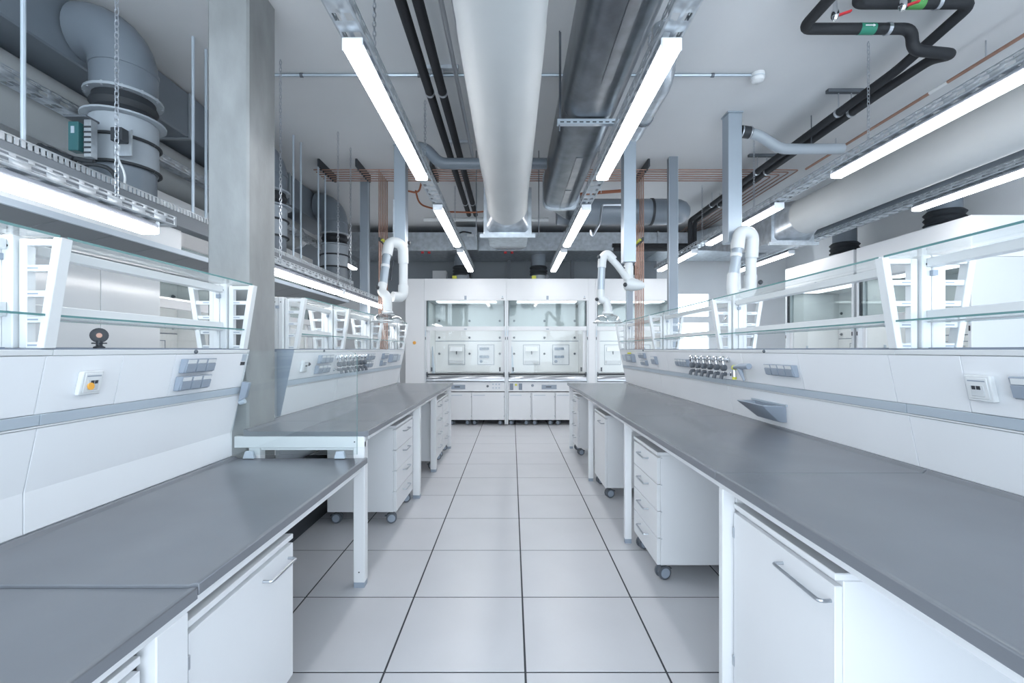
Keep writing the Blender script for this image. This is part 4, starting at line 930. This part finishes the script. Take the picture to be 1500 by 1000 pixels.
# ceiling conduit and detector
rod('ceiling_conduit', 'thin grey conduit crossing the bare ceiling to the smoke detector', [(-1.95, 3.75, CEIL-0.014), (1.93, 3.75, CEIL-0.014)], 0.012, 'alu', 'conduit')
for x in (-1.7, -0.75, 1.62): tag(MB().lathe([(0.017, -0.012), (0.017, 0.012)], (x, 3.75, CEIL-0.014), (1, 0, 0), 10).build('conduit_clip', 'darkgrey'), 'small clip on the ceiling conduit', 'clip', 'clips on the ceiling conduit')
t = thing('smoke_detector', 'round white smoke detector on the bare ceiling', 'detector', (1.985, 3.75, CEIL-0.07))
MB().lathe([(0.03, 0), (0.045, 0.01), (0.05, 0.03), (0.055, 0.031), (0.055, 0.068)], (1.985, 3.75, CEIL-0.07), seg=24).build('body', 'plastic_white', t)
MB().lathe([(0.0555, 0), (0.0555, 0.006)], (1.985, 3.75, CEIL-0.036), seg=24, cap=False).build('ring', 'rail', t)

# ------------------------------------------------------------------ posts and extraction arms
def alu_post(label, x, y, z0, z1, w=0.083, name='service_post'):
    t = thing(name, label, 'post', (x, y, z0))
    MB().box(x-w/2, x+w/2, y-w/2, y+w/2, z0, z1).build('profile', 'alu_dark', t, bevel=0.003)
    for sx in (-1, 1): MB().box(x+sx*(w/2+0.0005), x+sx*(w/2+0.005), y-w/2+0.004, y-w/2+0.02, z0, z1).build('edge_strip', 'rail', t)
    return t
alu_post('grey aluminium post standing between the copper drops and the arm behind the rack', 1.866, 5.40, 0.0, CEIL, 0.094)
alu_post('grey aluminium post standing behind the raised bench rack beside copper drops', -1.92, 6.07, 0.0, CEIL, 0.097)
alu_post('grey aluminium post beside the copper drops of the long bench', 1.66, 6.57, 0.0, 2.45, 0.08)
def arm_column(t, x, y, z0, w):
    MB().box(x-w/2, x+w/2, y-w/2, y+w/2, z0, CEIL-0.012).build('column', 'alu', t, bevel=0.004)
    MB().box(x-w*0.56, x+w*0.56, y-w*0.56, y+w*0.56, CEIL-0.0118, CEIL).build('ceiling_plate', 'alu', t)
def elbow(t, pts, r, name='elbow', m='arm_white', fr=0.08): MB().tube(fillet(pts, fr, 6), r, 18).build(name, m, t)
def dome(t, x, y, z, r):
    MB().lathe([(0.045, 0.16), (0.045, 0.11), (0.055, 0.105), (0.055, 0.085)], (x, y, z), seg=22).build('neck', 'arm_white', t)
    b = MB(); b.lathe([(0.05, 0.084), (0.05+0.45*(r-0.05), 0.068), (0.05+0.75*(r-0.05), 0.045), (0.05+0.92*(r-0.05), 0.02), (r, 0.0), (r+0.012, -0.004), (r+0.012, 0.0)], (x, y, z), seg=28, cap=False); b.build('dome', 'glass_dome', t)
    MB().tube([(x+(r+0.006)*math.cos(2*PI*k/28), y+(r+0.006)*math.sin(2*PI*k/28), z) for k in range(29)], 0.006, 6, cap=False).build('rim', 'arm_white', t)
def knob(t, p, ax, r=0.022): MB().lathe([(r*0.8, 0), (r, 0.006), (r, 0.018), (r*0.7, 0.026)], p, ax, 14).build('knob', 'dark', t)
# arm over the long bench
t = thing('extraction_arm', 'white jointed extraction arm with clear dome over the long bench', 'extraction arm', (1.204, 4.8, 1.6))
arm_column(t, 1.204, 4.8, 2.266, 0.126)
MB().lathe([(0.05, 0), (0.05, 0.15), (0.042, 0.152), (0.042, 0.18)], (1.204, 4.80, 2.085), seg=18).build('swivel', 'arm_white', t)
MB().lathe([(0.04, -0.06), (0.066, -0.04), (0.068, 0.03), (0.045, 0.12), (0.02, 0.15)], (1.215, 4.79, 2.045), (1, -0.1, -0.12), 20).build('base_joint', 'arm_white', t)
knob(t, (1.16, 4.72, 2.03), (-1, -0.5, 0))
elbow(t, [(1.20, 4.78, 2.08), (1.07, 4.72, 2.23), (0.985, 4.70, 2.31)], 0.034, 'upper_tube', 'arm_white', 0.03)
MB().tube([(1.15, 4.74, 2.20), (1.04, 4.70, 2.285)], 0.008, 8).build('gas_spring', 'darkgrey', t)
elbow(t, [(1.03, 4.71, 2.28), (0.965, 4.70, 2.345), (0.915, 4.70, 2.30), (0.908, 4.70, 2.20)], 0.043, 'elbow', 'arm_white', 0.07)
MB().tube([(0.908, 4.70, 2.21), (0.898, 4.69, 1.96)], 0.036, 18).build('lower_tube', 'alu', t)
elbow(t, [(0.898, 4.69, 1.975), (0.893, 4.69, 1.875), (0.955, 4.69, 1.865), (0.965, 4.69, 1.79)], 0.041, 'wrist', 'arm_white', 0.05)
knob(t, (0.862, 4.66, 1.875), (-1, -0.4, 0), 0.018); knob(t, (0.88, 4.66, 2.30), (-1, -0.4, 0), 0.018)
dome(t, 0.967, 4.69, 1.645, 0.135)
# arm over the raised bench
t = thing('extraction_arm', 'white folded extraction arm with clear dome over the raised bench', 'extraction arm', (-1.219, 5.1, 1.6))
arm_column(t, -1.219, 5.1, 2.52, 0.126)
MB().box(-1.29, -1.275, 5.03, 5.05, 2.55, 3.0).build('cable_cover', 'tray', t)
elbow(t, [(-1.17, 5.00, 2.30), (-1.17, 4.98, 2.50), (-1.30, 4.92, 2.52), (-1.315, 4.88, 2.36)], 0.055, 'elbow', 'arm_white', 0.09)
MB().tube([(-1.17, 5.00, 2.44), (-1.17, 5.0, 2.04)], 0.046, 18).build('rear_tube', 'arm_white', t)
MB().tube([(-1.312, 4.88, 2.40), (-1.335, 4.80, 2.02)], 0.042, 18).build('front_tube', 'alu', t)
MB().lathe([(0.046, -0.015), (0.046, 0.015)], (-1.322, 4.845, 2.24), (-0.06, -0.2, -1), 18).build('ring', 'arm_white', t)
elbow(t, [(-1.17, 5.0, 2.06), (-1.17, 4.98, 1.93), (-1.26, 4.90, 1.93)], 0.054, 'base_joint', 'arm_white', 0.09)
elbow(t, [(-1.335, 4.80, 2.05), (-1.34, 4.76, 1.96), (-1.27, 4.72, 1.92), (-1.265, 4.72, 1.80)], 0.046, 'wrist', 'arm_white', 0.05)
MB().tube([(-1.265, 4.94, 2.32), (-1.28, 4.90, 2.10)], 0.010, 8).build('gas_spring', 'dark', t)
knob(t, (-1.36, 4.72, 2.0), (-0.6, -1, 0), 0.02); knob(t, (-1.12, 5.0, 2.52), (1, -0.2, 0), 0.02)
dome(t, -1.26, 4.70, 1.655, 0.155)
# arm behind the rack
t = thing('extraction_arm', 'white folded extraction arm on the post behind the long bench rack', 'extraction arm', (2.09, 4.41, 1.8))
arm_column(t, 2.09, 4.41, 2.38, 0.13)
elbow(t, [(2.22, 4.30, 2.22), (2.22, 4.28, 2.44), (2.08, 4.24, 2.46), (2.05, 4.22, 2.28)], 0.056, 'elbow', 'arm_white', 0.10)
MB().tube([(2.22, 4.30, 2.36), (2.22, 4.32, 2.03)], 0.048, 18).build('rear_tube', 'arm_white', t)
MB().tube([(2.055, 4.22, 2.33), (1.99, 4.18, 2.02)], 0.044, 18).build('front_tube', 'alu', t)
MB().lathe([(0.05, -0.015), (0.05, 0.015)], (2.03, 4.205, 2.22), (-0.2, -0.1, -1), 18).build('ring', 'arm_white', t)
elbow(t, [(2.22, 4.32, 2.06), (2.22, 4.33, 1.90), (2.10, 4.33, 1.87)], 0.056, 'base_joint', 'arm_white', 0.10)
elbow(t, [(1.99, 4.18, 2.05), (1.97, 4.16, 1.92), (1.99, 4.14, 1.78)], 0.048, 'wrist', 'arm_white', 0.06)
dome(t, 1.99, 4.14, 1.62, 0.10)
knob(t, (2.28, 4.28, 1.99), (0.5, -1, 0), 0.022)
MB().tube([(2.09, 4.35, 2.40), (2.10, 4.34, 1.90)], 0.04, 14).build('bracket', 'arm_white', t)

# ------------------------------------------------------------------ on top of the hoods
for x, lab in ((-0.95, 'beside the blank panel'), (0.50, 'in the middle'), (2.20, 'near the copper drops')):
    t = thing('exhaust_collar', 'black flexible exhaust collar on the end-wall hood '+lab, 'collar', (x, 8.75, 2.656))
    MB().lathe([(0.15, 0), (0.15, 0.10)], (x, 8.75, 2.656), seg=22).build('spigot', 'pvc_light', t)
    MB().lathe([(0.155, 0.10), (0.17, 0.13), (0.15, 0.16), (0.17, 0.19), (0.15, 0.22), (0.17, 0.25), (0.15, 0.28)], (x, 8.75, 2.656), seg=22).build('sleeve', 'rubber', t)
    MB().lathe([(0.14, 0.28), (0.14, 0.483)], (x, 8.75, 2.656), seg=22).build('riser', 'pvc', t)
    MB().box(x-0.14, x-0.06, 8.45, 8.52, 2.656, 2.72).build('actuator', 'yellow', t, bevel=0.01)
    MB().box(x+0.12, x+0.17, 8.45, 8.5, 2.656, 2.74).build('bracket', 'darkgrey', t)
for x in (-0.06, 1.20): 
    tag(MB().box(x-0.035, x+0.035, 9.2, 9.26, 2.5, CEIL).build('wall_strut', 'darkgrey'), 'dark upright channel on the end wall above the hoods', 'strut', 'upright channels above the hoods')
t = thing('junction_box', 'pale grey cabinet on the end wall above the blank panel', 'box', (-1.45, 9.5, 2.75)); MB().box(-1.62, -1.34, 9.45, 9.628, 2.72, 2.98).build('box', 'wall', t, bevel=0.004)
for i, x in enumerate((-0.75-0.55, -1.18, -1.05)):
    rod('vent_pipe', 'thin dark vertical pipe above the hood beside the blank panel', [(x+0.25, 9.1, 2.6555), (x+0.25, 9.1, 3.139)], 0.02, 'darkgrey', 'pipe', 'thin dark pipes above the hoods')
# side hoods tops
for y, lab in ((5.15, 'with the blank flank'), (6.7, 'by the glazed door')):
    t = thing('exhaust_collar', 'black ribbed exhaust sleeve on the side hood '+lab, 'collar', (4.8, y, 2.656))
    MB().lathe([(0.18, 0), (0.18, 0.08)], (4.80, y, 2.656), seg=22).build('spigot', 'pvc_light', t)
    MB().lathe([(0.16, 0.08), (0.19, 0.10), (0.165, 0.13), (0.19, 0.16), (0.165, 0.19), (0.19, 0.22), (0.16, 0.25)], (4.80, y, 2.656), seg=22).build('sleeve', 'rubber', t)
    MB().tube(fillet([(4.80, y, 2.90), (4.80, y, 3.25), (4.80, y+0.5, 3.25)], 0.2, 6), 0.15, 20).build('elbow', 'pvc', t)
rod('exhaust_pipe', 'long dark grey pipe running under the white side duct', [(4.17, 0.5, 2.97), (4.17, 7.8, 2.97)], 0.075, 'pvc', 'pipe', seg=18)
tag(MB().box(5.2, 5.69, 4.55, 8.0, 2.2, 3.2).build('wall_lining', 'wall'), 'pale boxed-in wall section above the side hoods', 'panel')
